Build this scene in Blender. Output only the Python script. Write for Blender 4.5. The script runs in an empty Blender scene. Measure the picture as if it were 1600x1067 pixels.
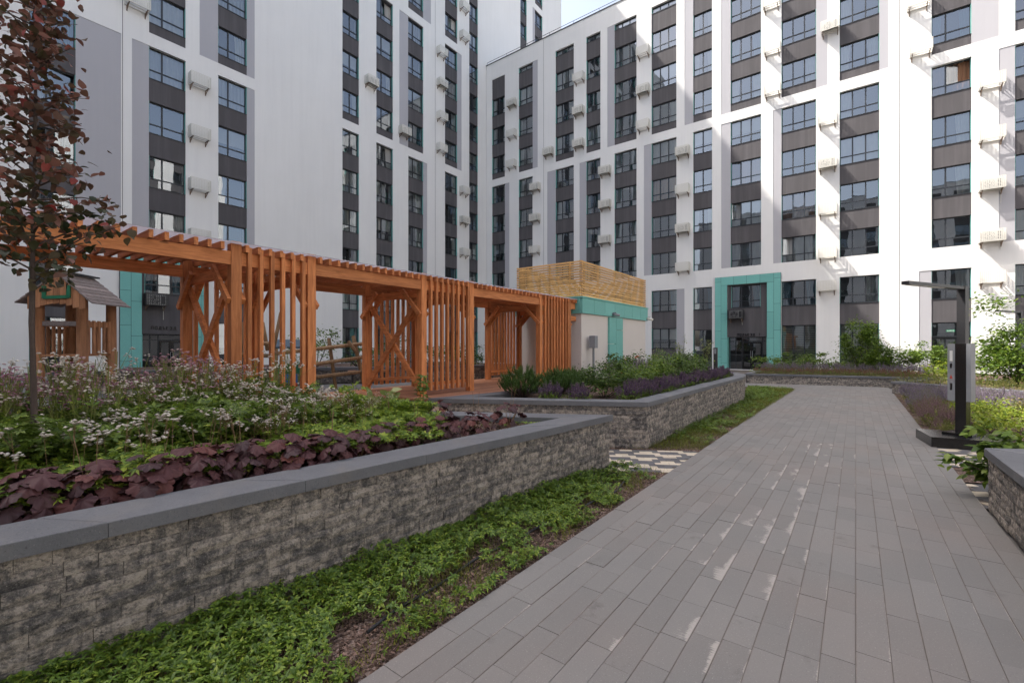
import bpy, math, random
import numpy as np
from mathutils import Vector, Matrix

random.seed(7)
rng = np.random.default_rng(7)
R = math.radians
D = bpy.data
scene = bpy.context.scene
C = scene.collection

# ------------------------------------------------------------------ camera
cam_data = D.cameras.new('camera')
cam = D.objects.new('camera', cam_data)
C.objects.link(cam)
cam.location = (0.0, 0.0, 1.68)
cam.rotation_euler = (R(90), 0, R(37.06))
cam_data.sensor_width = 36.0
cam_data.lens = 16.0
cam_data.shift_y = 0.0044
cam_data.clip_start = 0.05
cam_data.clip_end = 2000
scene.camera = cam

# ------------------------------------------------------------------ sky, sun, exposure
SUN = Vector((-1.0, -0.5, 1.62)).normalized()          # direction towards the sun
el = math.asin(SUN.z)
world = D.worlds.new('World')
scene.world = world
world.use_nodes = True
wn = world.node_tree
wn.nodes.clear()
sky = wn.nodes.new('ShaderNodeTexSky')
sky.sky_type = 'NISHITA'
sky.sun_disc = False
sky.sun_elevation = el
sky.sun_rotation = math.atan2(SUN.x, SUN.y)
sky.air_density = 1.0
sky.dust_density = 5.0
sky.ozone_density = 1.0
bg = wn.nodes.new('ShaderNodeBackground')
bg.inputs['Strength'].default_value = 0.15
wo = wn.nodes.new('ShaderNodeOutputWorld')
hz = wn.nodes.new('ShaderNodeHueSaturation')          # thin high cloud: a paler, less blue sky
hz.inputs['Saturation'].default_value = 0.70
wn.links.new(sky.outputs[0], hz.inputs['Color'])
wn.links.new(hz.outputs[0], bg.inputs[0])
wn.links.new(bg.outputs[0], wo.inputs[0])
sl = D.lights.new('sun', 'SUN')
sl.energy = 3.9
sl.angle = R(0.55)
sl.color = (1.0, 0.95, 0.88)
so = D.objects.new('sun', sl)
C.objects.link(so)
so.rotation_euler = SUN.to_track_quat('Z', 'Y').to_euler()
so.location = (-60, -30, 100)
vs = scene.view_settings
vs.view_transform = 'Standard'
vs.look = 'None'
vs.gamma = 1.0
vs.exposure = 1.36
vs.use_curve_mapping = False
scene.cycles.max_bounces = 8
scene.cycles.diffuse_bounces = 4
scene.cycles.glossy_bounces = 4
scene.cycles.transparent_max_bounces = 12
scene.cycles.sample_clamp_indirect = 6.0
scene.cycles.caustics_reflective = False
scene.cycles.caustics_refractive = False
try:
    scene.cycles.use_denoising = True
except Exception:
    pass

# ------------------------------------------------------------------ materials
def _nt(name):
    m = D.materials.new(name)
    m.use_nodes = True
    nt = m.node_tree
    nt.nodes.clear()
    out = nt.nodes.new('ShaderNodeOutputMaterial')
    return m, nt, out

def N(nt, typ, **kw):
    n = nt.nodes.new(typ)
    for k, v in kw.items():
        if k in n.inputs:
            n.inputs[k].default_value = v
        else:
            setattr(n, k, v)
    return n

def col4(c):
    return (c[0], c[1], c[2], 1.0)

def mixc(nt, fac, a, b, blend='MIX'):
    n = nt.nodes.new('ShaderNodeMix')
    n.data_type = 'RGBA'
    n.blend_type = blend
    for sock, v in ((n.inputs[0], fac), (n.inputs[6], a), (n.inputs[7], b)):
        if hasattr(v, 'is_linked'):
            nt.links.new(v, sock)
        elif isinstance(v, (int, float)):
            sock.default_value = v
        else:
            sock.default_value = col4(v)
    return n.outputs[2]

def math_(nt, op, a, b=None, c=None, clamp=False):
    n = nt.nodes.new('ShaderNodeMath')
    n.operation = op
    n.use_clamp = clamp
    for i, v in enumerate((a, b, c)):
        if v is None:
            continue
        if hasattr(v, 'is_linked'):
            nt.links.new(v, n.inputs[i])
        else:
            n.inputs[i].default_value = v
    return n.outputs[0]

def ramp(nt, fac, stops):
    n = nt.nodes.new('ShaderNodeValToRGB')
    e = n.color_ramp.elements
    while len(e) < len(stops):
        e.new(0.5)
    for i, (p, c) in enumerate(stops):
        e[i].position = p
        e[i].color = col4(c) if len(c) == 3 else c
    nt.links.new(fac, n.inputs[0])
    return n.outputs[0]

def coords(nt, kind='pos', scale=(1, 1, 1)):
    """kind: 'pos' world position, 'obj' object space."""
    if kind == 'pos':
        g = nt.nodes.new('ShaderNodeNewGeometry').outputs['Position']
    else:
        g = nt.nodes.new('ShaderNodeTexCoord').outputs['Object']
    mp = nt.nodes.new('ShaderNodeMapping')
    mp.inputs['Scale'].default_value = scale
    nt.links.new(g, mp.inputs[0])
    return mp.outputs[0]

def noise(nt, vec, scale, detail=4.0, rough=0.6, out=0, dist=0.0):
    n = nt.nodes.new('ShaderNodeTexNoise')
    n.inputs['Scale'].default_value = scale
    n.inputs['Detail'].default_value = detail
    n.inputs['Roughness'].default_value = rough
    n.inputs['Distortion'].default_value = dist
    nt.links.new(vec, n.inputs['Vector'])
    return n.outputs[out]

def principled(nt, out, color, rough=0.7, spec=0.3, normal=None, metallic=0.0):
    b = nt.nodes.new('ShaderNodeBsdfPrincipled')
    if hasattr(color, 'is_linked'):
        nt.links.new(color, b.inputs['Base Color'])
    else:
        b.inputs['Base Color'].default_value = col4(color)
    if hasattr(rough, 'is_linked'):
        nt.links.new(rough, b.inputs['Roughness'])
    else:
        b.inputs['Roughness'].default_value = rough
    b.inputs['Specular IOR Level'].default_value = spec
    b.inputs['Metallic'].default_value = metallic
    if normal is not None:
        nt.links.new(normal, b.inputs['Normal'])
    if out is not None:
        nt.links.new(b.outputs[0], out.inputs[0])
    return b

def bump(nt, h, strength=0.3, dist=0.01):
    n = nt.nodes.new('ShaderNodeBump')
    n.inputs['Strength'].default_value = strength
    n.inputs['Distance'].default_value = dist
    nt.links.new(h, n.inputs['Height'])
    return n.outputs[0]

def rnd(nt, kind):
    if kind == 'object':
        return nt.nodes.new('ShaderNodeObjectInfo').outputs['Random']
    return nt.nodes.new('ShaderNodeNewGeometry').outputs['Random Per Island']

def simple(name, c1, c2=None, scale=4.0, rough=0.75, spec=0.3, bstr=0.0, bscale=60.0, bdist=0.004,
           vary=None, vamt=0.25, detail=5.0, metallic=0.0, kind='pos', vscale=(1, 1, 1)):
    m, nt, out = _nt(name)
    vec = coords(nt, kind, vscale)
    c2 = c2 or tuple(x * 0.8 for x in c1)
    col = mixc(nt, noise(nt, vec, scale, detail), c1, c2)
    if vary:
        r = rnd(nt, vary)
        v = math_(nt, 'MULTIPLY_ADD', r, 2 * vamt, 1.0 - vamt)
        h = nt.nodes.new('ShaderNodeHueSaturation')
        nt.links.new(v, h.inputs['Value'])
        nt.links.new(col, h.inputs['Color'])
        col = h.outputs[0]
    nrm = bump(nt, noise(nt, vec, bscale, 3.0), bstr, bdist) if bstr else None
    principled(nt, out, col, rough, spec, nrm, metallic)
    return m

def stucco(name, c, stain=0.06, rough=0.85, streak_k=0.7):
    """Painted render: fine grain, faint broad mottling and vertical rain streaks."""
    m, nt, out = _nt(name)
    vec = coords(nt, 'pos')
    broad = noise(nt, vec, 0.35, 5.0)
    streak = noise(nt, coords(nt, 'pos', (1.8, 1.8, 0.09)), 1.6, 5.0, 0.65)
    col = mixc(nt, broad, tuple(x * (1 - stain * 1.2) for x in c), c)
    s = math_(nt, 'MULTIPLY', ramp(nt, streak, [(0.45, (0, 0, 0)), (0.8, (1, 1, 1))]), stain * 2.2)
    col = mixc(nt, s, col, tuple(x * streak_k for x in c))
    fine = noise(nt, vec, 45.0, 4.0)
    principled(nt, out, col, rough, 0.2, bump(nt, fine, 0.35, 0.006))
    return m

def leafmat(name, stops, trans=0.35, rough=0.5, vary='island', spec=0.35, shade=0.25):
    """Leaf: colour picked per leaf along a ramp; diffuse + some light coming through."""
    m, nt, out = _nt(name)
    r = rnd(nt, vary)
    col = ramp(nt, r, stops)
    n1 = noise(nt, coords(nt, 'pos'), 2.2, 3.0)
    col = mixc(nt, math_(nt, 'MULTIPLY', n1, shade), col, tuple(x * 0.55 for x in stops[0][1]))
    b = principled(nt, None, col, rough, spec)
    t = nt.nodes.new('ShaderNodeBsdfTranslucent')
    nt.links.new(mixc(nt, 0.4, col, (0.5, 0.6, 0.1), 'MULTIPLY') if False else col, t.inputs[0])
    mx = nt.nodes.new('ShaderNodeMixShader')
    mx.inputs[0].default_value = trans
    nt.links.new(b.outputs[0], mx.inputs[1])
    nt.links.new(t.outputs[0], mx.inputs[2])
    nt.links.new(mx.outputs[0], out.inputs[0])
    return m

def woodmat(name, c1, c2, axis='y', rough=0.68, vary='object', vamt=0.22, knot=True):
    m, nt, out = _nt(name)
    sc = {'x': (0.8, 9, 9), 'y': (9, 0.8, 9), 'z': (9, 9, 0.8)}[axis]
    oi = nt.nodes.new('ShaderNodeObjectInfo')
    vec = coords(nt, 'pos', sc)
    ad = nt.nodes.new('ShaderNodeVectorMath')
    ad.operation = 'ADD'
    cb = nt.nodes.new('ShaderNodeCombineXYZ')
    rr = math_(nt, 'MULTIPLY', oi.outputs['Random'], 37.0)
    for i in range(3):
        nt.links.new(rr, cb.inputs[i])
    nt.links.new(vec, ad.inputs[0])
    nt.links.new(cb.outputs[0], ad.inputs[1])
    g = noise(nt, ad.outputs[0], 3.0, 6.0, 0.65, dist=0.6)
    col = mixc(nt, ramp(nt, g, [(0.36, (0, 0, 0)), (0.64, (1, 1, 1))]), c1, tuple(x * 0.88 for x in c2))
    if knot:
        k = noise(nt, coords(nt, 'pos', tuple(0.35 * s if s > 1 else s for s in sc)), 6.0, 1.0)
        col = mixc(nt, ramp(nt, k, [(0.72, (0, 0, 0)), (0.78, (0.8, 0.8, 0.8))]), col, tuple(x * 0.35 for x in c1))
    v = math_(nt, 'MULTIPLY_ADD', rnd(nt, vary), 2 * vamt, 1.0 - vamt)
    h = nt.nodes.new('ShaderNodeHueSaturation')
    nt.links.new(v, h.inputs['Value'])
    nt.links.new(col, h.inputs['Color'])
    principled(nt, out, h.outputs[0], rough, 0.35, bump(nt, g, 0.25, 0.004))
    return m

def stone_mat(name):
    """Split concrete block: dark grey and beige mix, patchy, pitted."""
    m, nt, out = _nt(name)
    vec = coords(nt, 'pos')
    r = rnd(nt, 'island')
    ro = rnd(nt, 'object')
    big = noise(nt, coords(nt, 'pos', (1, 1, 1.1)), 15.0, 9.0, 0.8)
    f = math_(nt, 'ADD', big, math_(nt, 'MULTIPLY_ADD', math_(nt, 'FRACT', math_(nt, 'ADD', r, ro)), 0.10, -0.05))
    col = ramp(nt, f, [(0.37, (0.078, 0.074, 0.074)), (0.45, (0.145, 0.134, 0.128)), (0.51, (0.24, 0.213, 0.190)), (0.59, (0.415, 0.362, 0.312))])
    spk = noise(nt, vec, 130.0, 2.0)
    col = mixc(nt, ramp(nt, spk, [(0.62, (0, 0, 0)), (0.72, (0.7, 0.7, 0.7))]), col, (0.42, 0.40, 0.38))
    pit = noise(nt, vec, 60.0, 5.0, 0.7)
    col = mixc(nt, ramp(nt, pit, [(0.32, (0.75, 0.75, 0.75)), (0.46, (0, 0, 0))]), col, (0.03, 0.03, 0.032))
    hgt = math_(nt, 'ADD', pit, math_(nt, 'MULTIPLY', big, 1.2))
    principled(nt, out, col, 0.92, 0.15, bump(nt, hgt, 0.8, 0.02))
    return m

def paver_mat(name, scrapes=True):
    m, nt, out = _nt(name)
    vec = coords(nt, 'pos')
    r = rnd(nt, 'object') if scrapes else rnd(nt, 'island')
    n1 = noise(nt, vec, 1.1, 5.0)
    col = mixc(nt, n1, (0.196, 0.183, 0.172), (0.160, 0.155, 0.150))
    warm = noise(nt, vec, 0.5, 2.0)
    col = mixc(nt, ramp(nt, warm, [(0.45, (0, 0, 0)), (0.65, (0.5, 0.5, 0.5))]), col, (0.195, 0.165, 0.150))
    v = math_(nt, 'MULTIPLY_ADD', r, 0.13, 0.935)
    h = nt.nodes.new('ShaderNodeHueSaturation')
    nt.links.new(v, h.inputs['Value'])
    nt.links.new(col, h.inputs['Color'])
    col = h.outputs[0]
    spk = noise(nt, vec, 120.0, 3.0, 0.7)
    col = mixc(nt, ramp(nt, spk, [(0.60, (0, 0, 0)), (0.72, (0.55, 0.55, 0.55))]), col, (0.42, 0.40, 0.38))
    dk = noise(nt, vec, 150.0, 2.0)
    col = mixc(nt, ramp(nt, dk, [(0.27, (0.6, 0.6, 0.6)), (0.36, (0, 0, 0))]), col, (0.06, 0.055, 0.055))
    st = noise(nt, vec, 3.2, 5.0, 0.65)
    col = mixc(nt, ramp(nt, st, [(0.62, (0, 0, 0)), (0.72, (0.40, 0.40, 0.40))]), col, (0.08, 0.07, 0.065))
    if scrapes:
        # pale scraped edge on some stones: ragged along one long side
        tc = nt.nodes.new('ShaderNodeTexCoord').outputs['Generated']
        sp = nt.nodes.new('ShaderNodeSeparateXYZ')
        nt.links.new(tc, sp.inputs[0])
        rag = noise(nt, coords(nt, 'pos', (1.6, 60, 1)), 2.4, 4.0, 0.8)
        broad = noise(nt, coords(nt, 'pos', (2.5, 0.9, 1)), 2.0, 3.0)
        wp = nt.nodes.new('ShaderNodeSeparateXYZ')
        nt.links.new(coords(nt, 'pos'), wp.inputs[0])
        # worn strip running diagonally over the path
        track = math_(nt, 'ABSOLUTE', math_(nt, 'ADD', wp.outputs['X'], math_(nt, 'MULTIPLY_ADD', wp.outputs['Y'], -0.06, 1.0)))
        zone = math_(nt, 'SUBTRACT', 1.0, math_(nt, 'MULTIPLY', track, 1.9), clamp=True)
        lim = math_(nt, 'MULTIPLY', math_(nt, 'SUBTRACT', rag, 0.36), math_(nt, 'SUBTRACT', broad, 0.44))
        lim = math_(nt, 'MULTIPLY', lim, math_(nt, 'MULTIPLY_ADD', zone, 17.0, 1.5))
        edge = math_(nt, 'SUBTRACT', 1.0, sp.outputs['X'])
        on = math_(nt, 'LESS_THAN', edge, lim)
        sel = math_(nt, 'GREATER_THAN', math_(nt, 'FRACT', math_(nt, 'MULTIPLY', r, 17.3)), 0.45)
        col = mixc(nt, math_(nt, 'MULTIPLY', math_(nt, 'MULTIPLY', on, sel), 0.6), col, (0.42, 0.385, 0.35))
        gx = math_(nt, 'ABSOLUTE', math_(nt, 'SUBTRACT', sp.outputs['X'], 0.5))
        rim = math_(nt, 'MULTIPLY', math_(nt, 'SUBTRACT', gx, 0.44), 10.0, clamp=True)
        col = mixc(nt, math_(nt, 'MULTIPLY', rim, noise(nt, vec, 9.0, 3.0)), col, (0.15, 0.115, 0.095))
    fine = noise(nt, vec, 180.0, 3.0)
    principled(nt, out, col, 0.88, 0.2, bump(nt, fine, 0.3, 0.003))
    return m

def mulch_mat(name, c=((0.05, 0.032, 0.024), (0.15, 0.10, 0.08), (0.28, 0.21, 0.18))):
    m, nt, out = _nt(name)
    vec = coords(nt, 'pos')
    v = nt.nodes.new('ShaderNodeTexVoronoi')
    v.inputs['Scale'].default_value = 60.0
    nt.links.new(vec, v.inputs['Vector'])
    sp = nt.nodes.new('ShaderNodeSeparateColor')
    nt.links.new(v.outputs['Color'], sp.inputs[0])
    col = ramp(nt, sp.outputs[0], [(0.1, c[0]), (0.6, c[1]), (1.0, c[2])])
    n1 = noise(nt, vec, 5.0, 5.0)
    col = mixc(nt, ramp(nt, n1, [(0.35, (0.7, 0.7, 0.7)), (0.6, (0, 0, 0))]), col, c[0])
    principled(nt, out, col, 0.95, 0.1, bump(nt, v.outputs['Distance'], 0.9, 0.02))
    return m

def glass_mat():
    m, nt, out = _nt('window_glass')
    fr = nt.nodes.new('ShaderNodeFresnel')
    fr.inputs['IOR'].default_value = 1.5
    f = math_(nt, 'MULTIPLY_ADD', fr.outputs[0], 0.80, 0.20, clamp=True)
    gl = nt.nodes.new('ShaderNodeBsdfGlossy')
    gl.inputs['Color'].default_value = (0.80, 0.86, 0.93, 1)
    gl.inputs['Roughness'].default_value = 0.0
    wob = noise(nt, coords(nt, 'pos'), 1.3, 1.0)
    nt.links.new(bump(nt, wob, 0.03, 0.05), gl.inputs['Normal'])
    tr = nt.nodes.new('ShaderNodeBsdfTransparent')
    tr.inputs['Color'].default_value = (0.76, 0.82, 0.82, 1)
    mx = nt.nodes.new('ShaderNodeMixShader')
    nt.links.new(f, mx.inputs[0])
    nt.links.new(tr.outputs[0], mx.inputs[1])
    nt.links.new(gl.outputs[0], mx.inputs[2])
    nt.links.new(mx.outputs[0], out.inputs[0])
    return m

def roof_sheet_mat():
    m, nt, out = _nt('smoked_polycarbonate')
    gl = nt.nodes.new('ShaderNodeBsdfGlossy')
    gl.inputs['Roughness'].default_value = 0.15
    tl = nt.nodes.new('ShaderNodeBsdfTranslucent')
    tl.inputs['Color'].default_value = (0.62, 0.58, 0.60, 1)
    tr = nt.nodes.new('ShaderNodeBsdfTransparent')
    tr.inputs['Color'].default_value = (0.66, 0.63, 0.65, 1)
    a = nt.nodes.new('ShaderNodeMixShader')
    a.inputs[0].default_value = 0.5
    nt.links.new(tr.outputs[0], a.inputs[1])
    nt.links.new(tl.outputs[0], a.inputs[2])
    b = nt.nodes.new('ShaderNodeMixShader')
    b.inputs[0].default_value = 0.08
    nt.links.new(a.outputs[0], b.inputs[1])
    nt.links.new(gl.outputs[0], b.inputs[2])
    nt.links.new(b.outputs[0], out.inputs[0])
    return m

def curtain_mat(name, c, trans=0.3):
    m, nt, out = _nt(name)
    vec = coords(nt, 'obj')
    col = mixc(nt, noise(nt, vec, 3.0), c, tuple(x * 0.8 for x in c))
    d = nt.nodes.new('ShaderNodeBsdfDiffuse')
    t = nt.nodes.new('ShaderNodeBsdfTranslucent')
    nt.links.new(col, d.inputs[0])
    nt.links.new(col, t.inputs[0])
    mx = nt.nodes.new('ShaderNodeMixShader')
    mx.inputs[0].default_value = trans
    nt.links.new(d.outputs[0], mx.inputs[1])
    nt.links.new(t.outputs[0], mx.inputs[2])
    nt.links.new(mx.outputs[0], out.inputs[0])
    return m

M = {}
M['white'] = stucco('white_render', (0.80, 0.785, 0.76), 0.09)
M['grey_panel'] = stucco('light_grey_render', (0.44, 0.43, 0.45))
M['dark_panel'] = stucco('dark_grey_render', (0.104, 0.097, 0.101), 0.22, 0.85, 1.55)
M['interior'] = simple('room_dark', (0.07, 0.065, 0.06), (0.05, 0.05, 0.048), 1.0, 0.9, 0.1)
M['frame'] = simple('window_frame_paint', (0.030, 0.034, 0.040), None, 3.0, 0.45, 0.4)
M['glass'] = glass_mat()
M['curtain_white'] = curtain_mat('white_curtain', (0.62, 0.60, 0.57))
M['curtain_sheer'] = curtain_mat('sheer_curtain', (0.42, 0.42, 0.42))
M['curtain_tan'] = curtain_mat('tan_curtain', (0.38, 0.20, 0.12))
M['curtain_blue'] = curtain_mat('blue_curtain', (0.12, 0.24, 0.30))
M['blind'] = curtain_mat('cream_blind', (0.55, 0.52, 0.42))
M['teal'] = simple('teal_cladding', (0.185, 0.46, 0.415), (0.15, 0.40, 0.36), 14.0, 0.6, 0.3, 0.3, 90.0, 0.004, 'object', 0.06)
M['metal_dark'] = simple('dark_metal', (0.028, 0.028, 0.031), None, 5.0, 0.42, 0.5)
M['metal_black'] = simple('black_gloss_metal', (0.012, 0.012, 0.013), None, 5.0, 0.22, 0.5)
M['metal_grey'] = simple('grey_metal', (0.25, 0.26, 0.28), None, 3.0, 0.45, 0.4)
M['white_metal'] = simple('white_powder_coat', (0.68, 0.66, 0.60), (0.60, 0.58, 0.52), 8.0, 0.55, 0.3)
M['ac_unit'] = simple('ac_casing', (0.62, 0.61, 0.57), None, 4.0, 0.5, 0.3)
M['ac_grille'] = simple('ac_grille_dark', (0.05, 0.05, 0.05), None, 4.0, 0.6, 0.3)
M['rust'] = simple('bracket_steel', (0.22, 0.16, 0.12), None, 8.0, 0.7, 0.2)
M['stone'] = stone_mat('split_block')
M['mortar'] = simple('wall_core', (0.09, 0.085, 0.08), None, 20.0, 0.95, 0.1)
M['coping'] = None
def coping_mat():
    m, nt, out = _nt('dark_coping_stone')
    vec = coords(nt, 'pos')
    col = mixc(nt, noise(nt, vec, 6.0, 6.0, 0.7), (0.155, 0.156, 0.168), (0.095, 0.097, 0.105))
    v = math_(nt, 'MULTIPLY_ADD', rnd(nt, 'object'), 0.22, 0.89)
    h = nt.nodes.new('ShaderNodeHueSaturation')
    nt.links.new(v, h.inputs['Value'])
    nt.links.new(col, h.inputs['Color'])
    col = h.outputs[0]
    col = mixc(nt, ramp(nt, noise(nt, vec, 95.0, 4.0, 0.75), [(0.60, (0, 0, 0)), (0.72, (0.5, 0.5, 0.5))]), col, (0.34, 0.33, 0.32))
    col = mixc(nt, ramp(nt, noise(nt, vec, 70.0, 4.0, 0.7), [(0.30, (0.6, 0.6, 0.6)), (0.42, (0, 0, 0))]), col, (0.04, 0.04, 0.042))
    col = mixc(nt, ramp(nt, noise(nt, vec, 2.3, 4.0), [(0.55, (0, 0, 0)), (0.75, (0.35, 0.35, 0.35))]), col, (0.20, 0.175, 0.15))
    principled(nt, out, col, 0.78, 0.25, bump(nt, noise(nt, vec, 80.0, 4.0), 0.45, 0.006))
    return m
M['coping'] = coping_mat()
M['paver'] = paver_mat('grey_paver')
M['paver_far'] = paver_mat('grey_paver_far', False)
M['joint'] = simple('paver_joint_sand', (0.15, 0.125, 0.11), (0.095, 0.083, 0.075), 12.0, 0.95, 0.1)
M['tile_dark'] = simple('dark_tile', (0.115, 0.112, 0.118), (0.09, 0.088, 0.092), 9.0, 0.85, 0.2, 0.2, 150.0, 0.002, 'object', 0.15)
M['tile_light'] = simple('cream_tile', (0.50, 0.43, 0.34), (0.42, 0.36, 0.28), 9.0, 0.85, 0.2, 0.2, 150.0, 0.002, 'object', 0.12)
M['mulch'] = mulch_mat('bark_mulch')
M['chip'] = simple('bark_chips', (0.19, 0.125, 0.10), (0.10, 0.062, 0.05), 20.0, 0.9, 0.15, vary='island', vamt=0.6)
M['sand'] = simple('tan_safety_surface', (0.36, 0.25, 0.17), (0.29, 0.20, 0.14), 25.0, 0.95, 0.1, 0.4, 120.0, 0.004)
M['asphalt'] = simple('grey_yard_paving', (0.17, 0.16, 0.155), (0.13, 0.125, 0.12), 3.0, 0.9, 0.2, 0.2, 90.0, 0.004)
M['wood_y'] = woodmat('stained_wood_lengthwise', (0.66, 0.255, 0.095), (0.48, 0.165, 0.055), 'y')
M['wood_x'] = woodmat('stained_wood_across', (0.66, 0.255, 0.095), (0.48, 0.165, 0.055), 'x')
M['wood_z'] = woodmat('stained_wood_upright', (0.62, 0.235, 0.085), (0.43, 0.145, 0.048), 'z')
M['deck'] = woodmat('deck_board', (0.44, 0.20, 0.11), (0.34, 0.15, 0.08), 'y', 0.7)
M['slat_yellow'] = woodmat('yellow_larch', (0.70, 0.42, 0.17), (0.58, 0.33, 0.12), 'y', 0.6)
M['log'] = woodmat('weathered_log', (0.36, 0.23, 0.125), (0.24, 0.15, 0.085), 'z', 0.8)
M['play_post'] = woodmat('play_post', (0.42, 0.20, 0.10), (0.32, 0.15, 0.075), 'z', 0.75)
M['grey_wood'] = woodmat('weathered_shingle', (0.26, 0.21, 0.195), (0.17, 0.14, 0.13), 'y', 0.85)
M['green_paint'] = simple('green_paint', (0.02, 0.16, 0.085), None, 4.0, 0.5, 0.3)
M['blue_paint'] = simple('blue_paint', (0.05, 0.17, 0.38), None, 4.0, 0.5, 0.3)
M['red_paint'] = simple('red_paint', (0.55, 0.06, 0.04), None, 4.0, 0.5, 0.3)
M['roof_blue'] = simple('slate_blue_roof', (0.06, 0.09, 0.12), None, 4.0, 0.6, 0.3)
M['sheet'] = roof_sheet_mat()
M['kiosk_white'] = stucco('kiosk_render', (0.66, 0.61, 0.57), 0.05)
M['sign_white'] = simple('white_print', (0.75, 0.75, 0.73), None, 2.0, 0.5, 0.3)
M['sign_green'] = simple('green_sign', (0.03, 0.30, 0.15), None, 2.0, 0.4, 0.3)
M['hose'] = simple('black_hose', (0.018, 0.018, 0.02), None, 8.0, 0.55, 0.4)
M['bark'] = simple('tree_bark', (0.10, 0.075, 0.065), (0.06, 0.045, 0.04), 30.0, 0.85, 0.2, 0.5, 70.0, 0.004)
M['stem'] = simple('plant_stem', (0.16, 0.22, 0.05), (0.22, 0.20, 0.07), 10.0, 0.7, 0.2)
M['stem_red'] = simple('reddish_stem', (0.24, 0.13, 0.09), (0.17, 0.13, 0.06), 10.0, 0.7, 0.2)

M['leaf_cover'] = leafmat('periwinkle_leaf', [(0.0, (0.062, 0.111, 0.020)), (0.45, (0.116, 0.195, 0.028)), (0.8, (0.188, 0.280, 0.036)), (1.0, (0.302, 0.363, 0.050))], 0.3, 0.42)
M['leaf_geranium'] = leafmat('geranium_leaf', [(0.0, (0.086, 0.150, 0.023)), (0.5, (0.172, 0.260, 0.031)), (0.85, (0.291, 0.376, 0.042)), (1.0, (0.412, 0.441, 0.063))], 0.35, 0.5)
M['leaf_dark'] = leafmat('deep_green_leaf', [(0.0, (0.040, 0.077, 0.017)), (0.6, (0.077, 0.132, 0.025)), (1.0, (0.132, 0.198, 0.033))], 0.3, 0.45)
M['leaf_shrub'] = leafmat('shrub_leaf', [(0.0, (0.066, 0.125, 0.019)), (0.6, (0.130, 0.208, 0.028)), (1.0, (0.236, 0.309, 0.048))], 0.4, 0.42)
M['leaf_meadow'] = leafmat('meadow_leaf', [(0.0, (0.070, 0.114, 0.020)), (0.6, (0.133, 0.208, 0.031)), (1.0, (0.224, 0.299, 0.044))], 0.35, 0.5)
M['leaf_lime'] = leafmat('lime_leaf', [(0.0, (0.13, 0.20, 0.020)), (0.6, (0.26, 0.34, 0.03)), (1.0, (0.40, 0.42, 0.05))], 0.4, 0.5)
M['leaf_olive'] = leafmat('olive_leaf', [(0.0, (0.10, 0.13, 0.03)), (0.6, (0.19, 0.20, 0.05)), (1.0, (0.30, 0.22, 0.09))], 0.35, 0.6)
M['leaf_pale'] = leafmat('pale_young_leaf', [(0.0, (0.16, 0.22, 0.06)), (0.6, (0.30, 0.34, 0.12)), (1.0, (0.42, 0.42, 0.20))], 0.4, 0.5)
M['leaf_heuchera'] = leafmat('coral_bells_leaf', [(0.0, (0.058, 0.032, 0.036)), (0.5, (0.085, 0.036, 0.040)), (0.85, (0.105, 0.040, 0.040)), (1.0, (0.14, 0.045, 0.036))], 0.12, 0.55, 'object', 0.22, 0.35)
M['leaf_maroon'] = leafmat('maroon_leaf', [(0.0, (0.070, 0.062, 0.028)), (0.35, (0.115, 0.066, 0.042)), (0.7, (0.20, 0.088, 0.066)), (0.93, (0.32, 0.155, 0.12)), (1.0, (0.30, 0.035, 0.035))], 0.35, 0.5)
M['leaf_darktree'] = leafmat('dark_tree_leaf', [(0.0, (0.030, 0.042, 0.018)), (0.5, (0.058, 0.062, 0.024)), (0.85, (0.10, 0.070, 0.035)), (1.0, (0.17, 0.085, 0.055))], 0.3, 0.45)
M['needle'] = leafmat('pine_needle', [(0.0, (0.037, 0.083, 0.017)), (0.6, (0.073, 0.143, 0.025)), (1.0, (0.132, 0.204, 0.038))], 0.2, 0.5)
M['grass'] = leafmat('grass_blade', [(0.0, (0.115, 0.150, 0.022)), (0.6, (0.22, 0.255, 0.034)), (1.0, (0.34, 0.32, 0.07))], 0.35, 0.6)
M['petal_white'] = leafmat('white_floret', [(0.0, (0.56, 0.47, 0.44)), (0.6, (0.70, 0.63, 0.56)), (1.0, (0.80, 0.76, 0.68))], 0.25, 0.7)
M['petal_pink'] = leafmat('pink_floret', [(0.0, (0.30, 0.11, 0.18)), (0.5, (0.46, 0.25, 0.30)), (1.0, (0.60, 0.46, 0.44))], 0.25, 0.7)
M['salvia'] = leafmat('violet_spike', [(0.0, (0.085, 0.050, 0.110)), (0.6, (0.145, 0.085, 0.165)), (1.0, (0.24, 0.15, 0.21))], 0.2, 0.7)
M['mauve'] = leafmat('mauve_spike', [(0.0, (0.17, 0.085, 0.125)), (0.6, (0.27, 0.155, 0.19)), (1.0, (0.38, 0.26, 0.26))], 0.25, 0.7)
M['lavender'] = leafmat('lavender_spike', [(0.0, (0.17, 0.13, 0.21)), (0.6, (0.27, 0.22, 0.29)), (1.0, (0.38, 0.32, 0.34))], 0.2, 0.7)
M['rusty'] = leafmat('rusty_flower_spike', [(0.0, (0.16, 0.075, 0.070)), (0.6, (0.27, 0.13, 0.105)), (1.0, (0.36, 0.19, 0.12))], 0.2, 0.7)
M['rose'] = leafmat('rose_petal', [(0.0, (0.5, 0.12, 0.07)), (1.0, (0.6, 0.22, 0.1))], 0.3, 0.6)
M['litter'] = leafmat('fallen_leaf', [(0.0, (0.5, 0.12, 0.03)), (1.0, (0.65, 0.34, 0.04))], 0.2, 0.6)

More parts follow.
